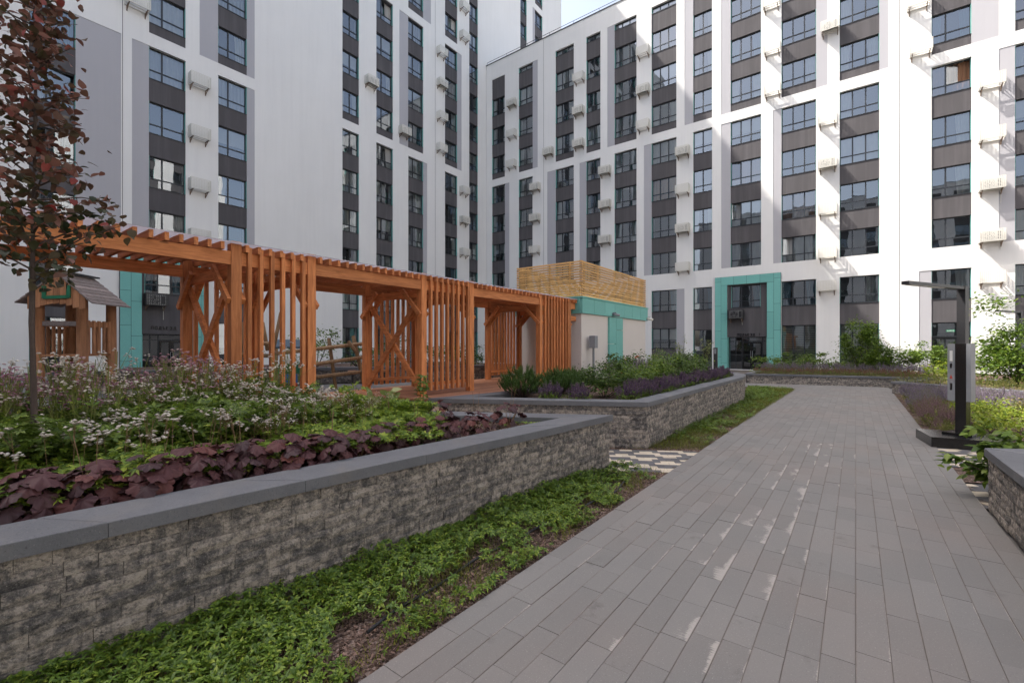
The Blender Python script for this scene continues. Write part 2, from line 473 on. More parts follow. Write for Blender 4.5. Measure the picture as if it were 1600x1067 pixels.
# ------------------------------------------------------------------ mesh helpers
class MB:
    """Collects polygons; becomes ONE mesh."""
    def __init__(self):
        self.v, self.f, self.mi = [], [], []
        self.cur = 0
    def add(self, vs, fs):
        o = len(self.v)
        self.v.extend([tuple(p) for p in vs])
        for f in fs:
            self.f.append(tuple(i + o for i in f))
            self.mi.append(self.cur)
        return self
    def box(self, x0, y0, z0, x1, y1, z1):
        return self.add([(x0, y0, z0), (x1, y0, z0), (x1, y1, z0), (x0, y1, z0),
                         (x0, y0, z1), (x1, y0, z1), (x1, y1, z1), (x0, y1, z1)],
                        [(0, 3, 2, 1), (4, 5, 6, 7), (0, 1, 5, 4), (1, 2, 6, 5), (2, 3, 7, 6), (3, 0, 4, 7)])
    def bbox(self, x0, y0, z0, x1, y1, z1, b=0.004):
        """box with chamfered top edges"""
        vs = [(x0, y0, z0), (x1, y0, z0), (x1, y1, z0), (x0, y1, z0),
              (x0, y0, z1 - b), (x1, y0, z1 - b), (x1, y1, z1 - b), (x0, y1, z1 - b),
              (x0 + b, y0 + b, z1), (x1 - b, y0 + b, z1), (x1 - b, y1 - b, z1), (x0 + b, y1 - b, z1)]
        fs = [(0, 1, 5, 4), (1, 2, 6, 5), (2, 3, 7, 6), (3, 0, 4, 7),
              (4, 5, 9, 8), (5, 6, 10, 9), (6, 7, 11, 10), (7, 4, 8, 11), (8, 9, 10, 11)]
        return self.add(vs, fs)
    def prism(self, poly, z0, z1):
        n = len(poly)
        vs = [(p[0], p[1], z0) for p in poly] + [(p[0], p[1], z1) for p in poly]
        fs = [tuple(range(n - 1, -1, -1)), tuple(range(n, 2 * n))]
        fs += [(i, (i + 1) % n, n + (i + 1) % n, n + i) for i in range(n)]
        return self.add(vs, fs)
    def beam(self, p, q, w, h, up=(0, 0, 1)):
        p, q = Vector(p), Vector(q)
        d = (q - p).normalized()
        u = Vector(up)
        s = d.cross(u)
        if s.length < 1e-4:
            s = d.cross(Vector((1, 0, 0)))
        s.normalize()
        t = s.cross(d).normalized()
        s, t = s * w / 2, t * h / 2
        vs = [p - s - t, p + s - t, p + s + t, p - s + t, q - s - t, q + s - t, q + s + t, q - s + t]
        return self.add(vs, [(0, 1, 2, 3), (7, 6, 5, 4), (0, 4, 5, 1), (1, 5, 6, 2), (2, 6, 7, 3), (3, 7, 4, 0)])
    def tube(self, pts, radii, n=8, cap=True):
        pts = [Vector(p) for p in pts]
        if isinstance(radii, (int, float)):
            radii = [radii] * len(pts)
        rings = []
        for i, p in enumerate(pts):
            a = pts[max(i - 1, 0)]
            b = pts[min(i + 1, len(pts) - 1)]
            d = (b - a).normalized()
            s = d.cross(Vector((0, 0, 1)))
            if s.length < 1e-3:
                s = Vector((1, 0, 0))
            s.normalize()
            t = s.cross(d)
            rings.append([p + (s * math.cos(k * 2 * math.pi / n) + t * math.sin(k * 2 * math.pi / n)) * radii[i] for k in range(n)])
        vs = [v for r in rings for v in r]
        fs = []
        for i in range(len(pts) - 1):
            for k in range(n):
                fs.append((i * n + k, i * n + (k + 1) % n, (i + 1) * n + (k + 1) % n, (i + 1) * n + k))
        if cap:
            fs.append(tuple(range(n)))
            fs.append(tuple(range((len(pts) - 1) * n + n - 1, (len(pts) - 1) * n - 1, -1)))
        return self.add(vs, fs)
    def mesh(self, name, mats, off=None, smooth=False):
        me = D.meshes.new(name)
        v = self.v if off is None else [(p[0] - off[0], p[1] - off[1], p[2] - off[2]) for p in self.v]
        me.from_pydata(v, [], self.f)
        mats = mats if isinstance(mats, (list, tuple)) else [mats]
        for m in mats:
            me.materials.append(m)
        if len(mats) > 1:
            me.polygons.foreach_set('material_index', self.mi)
        if smooth:
            me.polygons.foreach_set('use_smooth', [True] * len(self.f))
        me.update()
        return me

def link(name, mesh, parent=None, loc=(0, 0, 0), rz=0.0, scale=None, rot=None):
    o = D.objects.new(name, mesh)
    C.objects.link(o)
    o.location = loc
    if rot is not None:
        o.rotation_euler = rot
    elif rz:
        o.rotation_euler = (0, 0, rz)
    if scale is not None:
        o.scale = scale if isinstance(scale, (tuple, list)) else (scale,) * 3
    if parent is not None:
        o.parent = parent
    return o

ORIG = {}
def thing(name, label, cat, loc=(0, 0, 0), rz=0.0, group=None):
    o = D.objects.new(name, None)
    C.objects.link(o)
    o.empty_display_size = 0.2
    o.location = loc
    o.rotation_euler = (0, 0, rz)
    o['label'] = label
    o['category'] = cat
    if group:
        o['group'] = group
    ORIG[o.name] = tuple(loc)
    return o

def tag(o, label, cat, group=None):
    o['label'] = label
    o['category'] = cat
    if group:
        o['group'] = group
    return o

def part(name, mb, mat, parent, world=True, smooth=False):
    """A part built in world coordinates under an unrotated thing."""
    off = ORIG.get(parent.name, (0, 0, 0)) if world else None
    return link(name, mb.mesh(name, mat, off, smooth), parent)

def structure(name, mb, mat, parent=None):
    o = link(name, mb.mesh(name, mat), parent)
    if parent is None:
        o['kind'] = 'structure'
    return o

ORD = ['first', 'second', 'third', 'fourth', 'fifth', 'sixth', 'seventh', 'eighth', 'ninth', 'tenth', 'eleventh', 'twelfth',
       'thirteenth', 'fourteenth', 'fifteenth', 'sixteenth', 'seventeenth', 'eighteenth', 'nineteenth', 'twentieth']

# ------------------------------------------------------------------ frustum test for choosing which pieces are objects
TH = R(37.06)
CT, ST = math.cos(TH), math.sin(TH)
def project(p):
    fw = -ST * p[0] + CT * p[1]
    if fw < 0.1:
        return None
    r = CT * p[0] + ST * p[1]
    return (800 + 711.1 * r / fw, 540.5 - 711.1 * (p[2] - 1.68) / fw, fw)

def in_view(p, m=25):
    q = project(p)
    return q is not None and -m < q[0] < 1600 + m and -m < q[1] < 1067 + m

def emit(pieces, name, mat, parent, nmax=300):
    """pieces: (mesh, world Matrix). The nearest ones in view become part objects, the rest one joined part."""
    off = Vector(ORIG.get(parent.name, (0, 0, 0))) if parent is not None else Vector((0, 0, 0))
    ranked = []
    for me, mw in pieces:
        p = mw.translation
        q = project(p)
        ranked.append((q[2] if q and in_view(p) else 1e4 + (p - Vector((0, 0, 1.68))).length, me, mw))
    ranked.sort(key=lambda t: t[0])
    cut = min(nmax, sum(1 for r in ranked if r[0] < 9999))
    T = Matrix.Translation(-off)
    for _, me, mw in ranked[:cut]:
        o = D.objects.new(name, me)
        C.objects.link(o)
        o.parent = parent
        o.matrix_local = T @ mw
    rest = ranked[cut:]
    if rest:
        vs, fs, n = [], [], 0
        for _, me, mw in rest:
            a = np.empty(len(me.vertices) * 3)
            me.vertices.foreach_get('co', a)
            a = a.reshape(-1, 3)
            m = np.array(T @ mw)
            vs.append(a @ m[:3, :3].T + m[:3, 3])
            fs += [tuple(i + n for i in p.vertices) for p in me.polygons]
            n += len(a)
        me = D.meshes.new(name)
        me.from_pydata(np.concatenate(vs).tolist(), [], fs)
        me.materials.append(mat)
        o = link(name, me, parent)
        o['kind'] = 'stuff'

# ------------------------------------------------------------------ ground and paving
g = MB()
g.add([(-400, -400, -0.05), (400, -400, -0.05), (400, 400, -0.05), (-400, 400, -0.05)], [(0, 1, 2, 3)])
structure('ground', g, M['asphalt'])

def sheet(name, poly, z, mat):
    mb = MB()
    mb.add([(p[0], p[1], z) for p in poly], [tuple(range(len(poly)))])
    return structure(name, mb, mat)

E1 = Vector((0.857, 0.515, 0))
E2 = Vector((-0.515, 0.857, 0))

sheet('planting_strip', [(-3.6, -2.4), (-1.97, -2.4), (-1.97, 6.19), (-2.67, 5.77), (-3.25, 0.2)], -0.012, M['mulch'])
sheet('planting_strip', [(-3.3, 6.80), (-1.97, 7.60), (-1.80, 20.95), (-3.7, 20.8), (-2.75, 15.0)], -0.012, M['mulch'])
sheet('planting_soil', [(1.06, 7.9), (4, 9.5), (4, 10.3), (1.06, 8.84)], -0.016, M['mulch'])
sheet('planting_soil', [(1.06, 10.75), (8, 12.5), (9, 15), (1.06, 21.4)], -0.012, M['mulch'])

# path of grey pavers
pb = MB()
PX0, PX1, PW = -1.989, 1.071, 0.153
pb.add([(PX0, -2, -0.0045), (PX1, -2, -0.0045), (PX1, 24.2, -0.0045), (PX0, 24.2, -0.0045)], [(0, 1, 2, 3)])
pb.add([(-9.0, 20.9, -0.0125), (PX0, 20.9, -0.0125), (PX0, 35.3, -0.0125), (-9.0, 35.3, -0.0125)], [(0, 1, 2, 3)])
path = structure('path', pb, M['joint'])
PAV = {}
for L in (0.30, 0.42, 0.56, 0.62):
    for k in range(2):
        mb = MB()
        e = 0.0010
        mb.bbox(e, e, -0.045, PW - e, L - e, 0.0, 0.0016)
        PAV[(L, k)] = mb.mesh('paver', M['paver'])
pieces = []
rp = random.Random(11)
ncol = int(round((PX1 - PX0) / PW))
for c in range(ncol):
    y = -1.0 - rp.random() * 0.6
    while y < 24.0:
        L = rp.choice((0.30, 0.42, 0.42, 0.56, 0.62, 0.42))
        rot = Matrix.Translation((PX0 + c * PW, y, rp.uniform(-0.0016, 0.0016))) @ Matrix.Rotation(rp.uniform(-0.0015, 0.0015), 4, 'X') @ Matrix.Rotation(rp.uniform(-0.004, 0.004), 4, 'Y')
        if y + L < 24.1 and y > -1.2:
            pieces.append((PAV[(L, rp.randrange(2))], rot))
        y += L
for c in range(-46, 0):
    y = 20.95 + rp.random() * 0.0
    while y < 23.6:
        L = rp.choice((0.30, 0.42, 0.56))
        pieces.append((PAV[(L, 0)], Matrix.Translation((PX0 + c * PW, y, -0.002))))
        y += L
emit(pieces, 'paver', M['paver_far'], path, 300)

# patterned cross paths: cream and charcoal bricks laid in steps
def pattern_path(org, a0, a1, b0, b1, keep, nmax=300, z=-0.006):
    b1 = b0 + int((b1 - b0) / 0.1) * 0.1
    mb = MB()
    P = lambda a, b, zz: (org[0] + E1.x * a + E2.x * b, org[1] + E1.y * a + E2.y * b, zz)
    mb.add([P(a0, b0, z - 0.008), P(a1, b0, z - 0.008), P(a1, b1, z - 0.008), P(a0, b1, z - 0.008)], [(0, 1, 2, 3)])
    st = structure('cross_path', mb, M['joint'])
    ang = math.atan2(E1.y, E1.x)
    me = {}
    for m in ('tile_dark', 'tile_light'):
        t = MB()
        t.bbox(0.0015, 0.0015, -0.03, 0.1985, 0.0985, 0.0, 0.002)
        me[m] = t.mesh('tile', M[m])
    dark, light = [], []
    nb = int(round((b1 - b0) / 0.1))
    for j in range(nb):
        sh = 0.1 if j % 2 else 0.0
        for i in range(int((a1 - a0) / 0.2) + 1):
            p = P(a0 + i * 0.2 + sh, b0 + j * 0.1, z)
            if not keep(p[0] + 0.1, p[1] + 0.08):
                continue
            mw = Matrix.Translation(p) @ Matrix.Rotation(ang, 4, 'Z')
            ph = (2 * i + (1 if j % 2 else 0) + 3 * (j // 2)) % 7
            (light if ph < 3 else dark).append((me['tile_light' if ph < 3 else 'tile_dark'], mw))
    emit(dark, 'tile', M['tile_dark'], st, 160)
    emit(light, 'tile', M['tile_light'], st, 120)
pattern_path((-2.67, 5.71), -1.5, 1.85, 0.0, 1.36, lambda x, y: x < -1.93)
pattern_path((1.0, 6.70), -0.5, 1.6, 0.0, 0.98, lambda x, y: x > 1.09, 60)
pattern_path((1.0, 8.74), -0.6, 1.8, 0.0, 1.45, lambda x, y: x > 1.09, 60)

# raised playground terrace and its tan surface
tb = MB()
tb.prism([(-24, -12), (-6.22, -12), (-6.22, 3.62), (-7.2, 3.4), (-7.12, 5.33), (-6.37, 5.47), (-6.0, 5.58), (-5.9, 11.52),
          (-8.7, 11.52), (-8.7, 17), (-24, 17)], -0.04, 0.69)
structure('playground_terrace', tb, M['asphalt'])
rb = MB()
rb.add([(-7.2, 3.42, 0.655), (-6.28, 3.66, 0.655), (-5.5, 4.10, 0.655), (-5.98, 5.56, 0.655), (-6.37, 5.46, 0.655), (-7.12, 5.32, 0.655)],
       [(0, 1, 2, 3, 4, 5)])
rb.add([(-5.5, 4.10, 0.655), (-3.75, 5.06, -0.002), (-4.25, 6.47, -0.002), (-5.98, 5.56, 0.655)], [(0, 1, 2, 3)])
structure('sandy_ramp', rb, M['sand'])

# timber deck under the pergola
dk = MB()
dk.box(-8.5, -1.0, 0.692, -6.3, 3.5, 0.705)
dk.box(-8.5, 3.5, 0.692, -7.2, 11.45, 0.705)
deck = structure('deck', dk, M['interior'])
pieces = []
DB = {}
def deckboard(L):
    L = round(L, 2)
    if L not in DB:
        mb = MB()
        mb.bbox(0.003, 0.003, 0, 0.137, L - 0.003, 0.034, 0.004)
        DB[L] = mb.mesh('deck_board', M['deck'])
    return DB[L]
for i in range(19):
    x = -8.56 + i * 0.14
    spans = [(-1.0, 11.4)] if x < -7.14 else [(-1.0, 3.52), (5.46, 11.4)]
    if x > -6.25:
        spans = [(5.64, 11.4)]
    for a, b in spans:
        y = a
        off = 1.3 if i % 2 else 2.4
        while y < b - 0.05:
            L = min(off, b - y)
            off = 2.4
            pieces.append((deckboard(L), Matrix.Translation((x, y, 0.706))))
            y += L
emit(pieces, 'deck_board', M['deck'], deck, 300)
fb = MB()
fb.beam((-7.13, 5.40, 0.695), (-6.0, 5.60, 0.695), 0.03, 0.09)
structure('deck_fascia', fb, M['deck'], deck)

# ------------------------------------------------------------------ block walls with coping
BLK = {}
def block_mesh(L, h, k):
    key = (L, h, k)
    if key not in BLK:
        rr = random.Random(hash(key) % 9999 + k)
        nx, nz = (4, 2)
        mb = MB()
        e = 0.0012
        vs = []
        for j in range(nz + 1):
            for i in range(nx + 1):
                x = e + (L - 2 * e) * i / nx
                z = e + (h - 2 * e) * j / nz
                edge = i in (0, nx) or j in (0, nz)
                vs.append((x, 0.004 if edge else rr.uniform(-0.007, 0.001), z))
        fs = [(j * (nx + 1) + i, j * (nx + 1) + i + 1, (j + 1) * (nx + 1) + i + 1, (j + 1) * (nx + 1) + i) for j in range(nz) for i in range(nx)]
        mb.add(vs, fs)
        d = 0.05
        a, b = (e, L - e), (e, h - e)
        mb.add([(a[0], .004, b[0]), (a[1], .004, b[0]), (a[1], .004, b[1]), (a[0], .004, b[1]),
                (a[0], d, b[0]), (a[1], d, b[0]), (a[1], d, b[1]), (a[0], d, b[1])],
               [(0, 4, 5, 1), (1, 5, 6, 2), (2, 6, 7, 3), (3, 7, 4, 0)])
        BLK[key] = mb.mesh('block', M['stone'])
    return BLK[key]

def wall_blocks(p0, p1, z0, z1, h=0.0755, seed=1, s_start=0.0):
    rr = random.Random(seed)
    p0, p1 = Vector((p0[0], p0[1], 0)), Vector((p1[0], p1[1], 0))
    d = p1 - p0
    L = d.length
    ang = math.atan2(d.y, d.x)
    d.normalize()
    n = max(1, int(round((z1 - z0) / h)))
    hh = (z1 - z0) / n
    out = []
    for j in range(n):
        s = s_start
        first = True
        while s < L - 0.01:
            w = rr.choice((0.13, 0.18, 0.22, 0.22, 0.28, 0.34))
            if first:
                w = rr.choice((0.10, 0.13, 0.18, 0.22))
                first = False
            sc = 1.0
            if s + w > L - 0.07:
                sc = (L - s) / w
            hq = round(hh, 4)
            me = block_mesh(w, hq, rr.randrange(3))
            jit = rr.uniform(-0.005, 0.005)
            p = p0 + d * s
            nx = Vector((d.y, -d.x, 0))
            mw = Matrix.Translation((p.x + nx.x * jit, p.y + nx.y * jit, z0 + j * hh)) @ Matrix.Rotation(ang, 4, 'Z') @ Matrix.Diagonal((sc, 1, 1, 1))
            out.append((me, mw))
            s += w * sc
    return out

def offset_poly(pts, w):
    """offset an open polyline to its left by w with mitred corners"""
    out = []
    n = len(pts)
    for i in range(n):
        p = Vector(pts[i])
        dirs = []
        if i > 0:
            dirs.append((p - Vector(pts[i - 1])).normalized())
        if i < n - 1:
            dirs.append((Vector(pts[i + 1]) - p).normalized())
        ns = [Vector((-d.y, d.x)) for d in dirs]
        if len(ns) == 1:
            out.append(p + ns[0] * w)
        else:
            b = (ns[0] + ns[1])
            b.normalize()
            k = max(0.25, b.dot(ns[0]))
            out.append(p + b * (w / k))
    return out

def planter(label, pts, ztop, width, face_segs, nmax, slab=0.95, cop_t=0.08, group=None, seed=1, base=-0.03):
    root = thing('planter', label, 'planter', (pts[1][0], pts[1][1], 0), group=group)
    pts2 = [Vector(p) for p in pts]
    inner = offset_poly(pts2, 0.26)
    core = MB()
    zc = ztop - cop_t
    face = offset_poly(pts2, 0.03)
    for i in range(len(pts2) - 1):
        q = [face[i], face[i + 1], inner[i + 1], inner[i]]
        vs = [(p.x, p.y, base) for p in q] + [(p.x, p.y, zc - 0.002) for p in q]
        core.add(vs, [(4, 5, 6, 7), (0, 1, 5, 4), (2, 3, 7, 6)])
        if i == 0:
            core.add([vs[0], vs[3], vs[7], vs[4]], [(0, 1, 2, 3)])
    part('wall_core', core, M['mortar'], root)
    blocks = []
    for i in face_segs:
        ss = 0.0
        if i > 0:
            d0 = (pts2[i] - pts2[i - 1]).normalized()
            d1 = (pts2[i + 1] - pts2[i]).normalized()
            if d0.dot(d1) < 0.1:
                ss = 0.075
        blocks += wall_blocks(pts2[i], pts2[i + 1], base + 0.02, zc - 0.001, seed=seed + i, s_start=ss)
    emit(blocks, 'block', M['stone'], root, nmax)
    # coping slabs
    oc = offset_poly(pts2, -0.025)
    ic = offset_poly(pts2, width - 0.025)
    slabs = []
    rr = random.Random(seed)
    for i in range(len(pts2) - 1):
        L = (pts2[i + 1] - pts2[i]).length
        n = max(1, int(round(L / slab)))
        for k in range(n):
            a, b = k / n + 0.0025 / L, (k + 1) / n - 0.0025 / L
            q = [oc[i].lerp(oc[i + 1], a), oc[i].lerp(oc[i + 1], b), ic[i].lerp(ic[i + 1], b), ic[i].lerp(ic[i + 1], a)]
            c = sum((Vector((p.x, p.y)) for p in q), Vector((0, 0))) / 4
            mb = MB()
            dz = rr.uniform(-0.002, 0.002)
            bt = 0.005
            lo = [((p.x - c.x), (p.y - c.y), 0) for p in q]
            md = [((p.x - c.x), (p.y - c.y), cop_t - bt) for p in q]
            hi = [((p.x - c.x) * 0.985, (p.y - c.y) * 0.985, cop_t) for p in q]
            hi = []
            for p in q:
                v = Vector((p.x - c.x, p.y - c.y))
                v = v - v.normalized() * bt * 1.3
                hi.append((v.x, v.y, cop_t))
            mb.add(lo + md + hi, [(3, 2, 1, 0), (0, 1, 5, 4), (1, 2, 6, 5), (2, 3, 7, 6), (3, 0, 4, 7),
                                  (4, 5, 9, 8), (5, 6, 10, 9), (6, 7, 11, 10), (7, 4, 8, 11), (8, 9, 10, 11)])
            slabs.append((mb.mesh('coping_slab', M['coping']), Matrix.Translation((c.x, c.y, zc + dz))))
    emit(slabs, 'coping_slab', M['coping'], root, 300)
    return root, inner

P2 = (-2.62, 5.63)
PL1 = [(-3.455, -2.4), P2, (-5.5, 4.06), (-6.25, 3.65)]
planter('long near block wall planter with charcoal coping holding pale flowers and purple coral bells', PL1, 0.76, 0.36, [0, 1, 2], 300, seed=3)
sheet('planting_soil', [(-3.5, -2.4), (-2.72, 5.56), (-5.5, 4.0), (-6.2, 3.6), (-6.2, -2.4)], 0.675, M['mulch'])
PLA, PLB = (-2.74, 7.3), (-5.98, 5.56)
PL2 = [(-5.86, 11.4), (-5.70, 7.2), PLB, PLA, (-2.70, 15.2), (-2.86, 16.3), (-3.3, 17.3), (-4.1, 18.2), (-5.3, 18.9), (-9.0, 19.5)]
planter('middle block wall planter beside the path holding violet salvia and pine bushes', PL2, 0.76, 0.33, [2, 3, 4, 5, 6], 300, seed=21)
sheet('planting_soil', [(-5.8, 11.4), (-5.68, 7.2), (-5.7, 5.9), (-2.84, 7.36), (-2.8, 15.2), (-3.0, 16.3), (-3.4, 17.2), (-4.2, 18.1), (-5.4, 18.8), (-9, 19.4), (-9, 17), (-6.3, 16.5), (-6.3, 11.4)], 0.675, M['mulch'])
PL3 = [(-4.35, 31.0), (-4.02, 23.0), (-1.5, 23.52), (1.2, 24.12), (2.45, 24.35), (6.5, 24.7)]
planter('low far block wall planter in front of the entrance with rusty red flowers', PL3, 0.42, 0.30, [1, 2, 3], 60, seed=31)
sheet('planting_soil', [(-4.2, 31), (-3.9, 23.2), (-1.5, 23.7), (1.2, 24.3), (2.5, 24.5), (6.5, 24.8), (13, 31)], 0.36, M['mulch'])
PL4 = [(1.9, 22.9), (1.03, 21.05), (3.75, 18.76), (9.0, 14.6)]
planter('low block wall planter at the right behind the lavender with a big green shrub', PL4, 0.42, 0.30, [0, 1, 2], 60, seed=41)
sheet('planting_soil', [(2.0, 23.4), (1.2, 21.2), (3.8, 18.95), (9, 14.8), (16, 22), (10, 24)], 0.36, M['mulch'])
PL5 = [(6.5, 9.9), (1.09, 6.72), (1.12, 3.6), (1.15, 0.5)]
planter('block wall planter with charcoal coping at the right edge of the path', PL5, 0.62, 0.42, [0, 1, 2], 120, seed=51)
sheet('planting_soil', [(6.5, 9.7), (1.2, 6.6), (1.2, 0.5), (6.5, 0.5)], 0.54, M['mulch'])
PL6 = [(-13.8, 1.8), (-11.1, 6.3), (-8.9, 9.9), (-8.6, 11.4)]
planter('low block wall planter with green shrubs behind the log climber', PL6, 1.12, 0.30, [0, 1, 2], 80, seed=61, base=0.69)
sheet('planting_soil', [(-14, 2.2), (-11.2, 6.6), (-9.1, 10.1), (-8.8, 11.5), (-13, 14), (-17, 4)], 1.05, M['mulch'])

# ------------------------------------------------------------------ apartment blocks
FRM, PANE, CURT, SPAN = {}, {}, {}, {}
def pane_rects(w, h, typ):
    f, b = 0.05, 0.035
    tr = 0.30 * h
    if typ == '3':
        xs = [0, w / 3, 2 * w / 3, w]
    elif typ == '2n':
        xs = [0, 0.37 * w, w]
    elif typ == '1':
        xs = [0, w]
    else:
        xs = [0, w / 2, w]
    zs = [0, tr, h] if h > 0.9 else [0, h]
    out = []
    for i in range(len(xs) - 1):
        for j in range(len(zs) - 1):
            x0 = xs[i] + (f if i == 0 else b)
            x1 = xs[i + 1] - (f if i == len(xs) - 2 else b)
            z0 = zs[j] + (f if j == 0 else b * .8)
            z1 = zs[j + 1] - (f if j == len(zs) - 2 else b * .8)
            out.append((x0, z0, x1, z1))
    return out, xs, zs

def frame_mesh(w, h, typ, liner=True):
    key = (round(w, 3), round(h, 3), typ, liner)
    if key in FRM:
        return FRM[key]
    rects, xs, zs = pane_rects(w, h, typ)
    mb = MB()
    y0, y1 = 0.17, 0.24
    gx = sorted({0.0, w} | {r[0] for r in rects} | {r[2] for r in rects})
    gz = sorted({0.0, h} | {r[1] for r in rects} | {r[3] for r in rects})
    for i in range(len(gx) - 1):            # full grid minus panes
        zc = 0.0
        xm = (gx[i] + gx[i + 1]) / 2
        run = None
        for j in range(len(gz) - 1):
            zm = (gz[j] + gz[j + 1]) / 2
            hole = any(r[0] < xm < r[2] and r[1] < zm < r[3] for r in rects)
            if not hole and run is None:
                run = gz[j]
            if hole and run is not None:
                mb.box(gx[i], y0, run, gx[i + 1], y1, gz[j])
                run = None
        if run is not None:
            mb.box(gx[i], y0, run, gx[i + 1], y1, h)
    mb.box(-0.01, 0.03, -0.035, w + 0.01, y0, -0.004)        # sill
    mb.cur = 1
    if liner:
        mb.box(0.0, 0.045, 0.0, 0.018, y0, h)
        mb.box(w - 0.018, 0.045, 0.0, w, y0, h)
    FRM[key] = mb.mesh('window', [M['frame'], M['teal']])
    return FRM[key]

def pane_mesh(pw, ph):
    key = (round(pw, 3), round(ph, 3))
    if key not in PANE:
        mb = MB()
        mb.add([(0, 0.205, 0), (pw, 0.205, 0), (pw, 0.205, ph), (0, 0.205, ph)], [(0, 1, 2, 3)])
        PANE[key] = mb.mesh('pane', M['glass'])
    return PANE[key]

def panes_joined(w, h, typ):
    key = ('j', round(w, 3), round(h, 3), typ)
    if key not in PANE:
        mb = MB()
        for (x0, z0, x1, z1) in pane_rects(w, h, typ)[0]:
            t = random.uniform(-0.004, 0.004)
            u = random.uniform(-0.003, 0.003)
            mb.add([(x0, 0.205, z0), (x1, 0.205 + t, z0), (x1, 0.205 + t + u, z1), (x0, 0.205 + u, z1)], [(0, 1, 2, 3)])
        PANE[key] = mb.mesh('pane', M['glass'])
    return PANE[key]

def curtain_mesh(w, h, kind, mat):
    key = (round(w, 2), round(h, 2), kind, mat)
    if key not in CURT:
        mb = MB()
        rr = random.Random(str(key))
        def fold(x0, x1, x0b, x1b, n=22):
            vs, fs = [], []
            ph = rr.random() * 6
            for i in range(n + 1):
                t = i / n
                y = 0.36 + 0.035 * math.sin(t * n * 1.15 + ph) + 0.012 * math.sin(t * 9 + ph)
                vs.append((x0 + (x1 - x0) * t, y, h - 0.02))
                vs.append((x0b + (x1b - x0b) * t, y + 0.01, 0.02))
            fs = [(2 * i, 2 * i + 1, 2 * i + 3, 2 * i + 2) for i in range(n)]
            mb.add(vs, fs)
        if kind == 'left':
            fold(0.02, w * 0.36, 0.02, w * 0.30)
        elif kind == 'right':
            fold(w * 0.62, w - 0.02, w * 0.68, w - 0.02)
        elif kind == 'both':
            fold(0.02, w * 0.28, 0.02, w * 0.22)
            fold(w * 0.70, w - 0.02, w * 0.76, w - 0.02)
        elif kind == 'full':
            fold(0.02, w - 0.02, 0.02, w - 0.02, 40)
        elif kind == 'half':
            mb.add([(0.03, 0.34, h * 0.45), (w - 0.03, 0.34, h * 0.45), (w - 0.03, 0.34, h - 0.02), (0.03, 0.34, h - 0.02)], [(0, 1, 2, 3)])
        else:   # blind slats
            z = 0.05
            while z < h - 0.05:
                mb.add([(0.03, 0.30, z), (w - 0.03, 0.30, z), (w - 0.03, 0.33, z + 0.085), (0.03, 0.33, z + 0.085)], [(0, 1, 2, 3)])
                z += 0.12
        CURT[key] = mb.mesh('curtain', M[mat], smooth=kind in ('left', 'right', 'both', 'full'))
    return CURT[key]

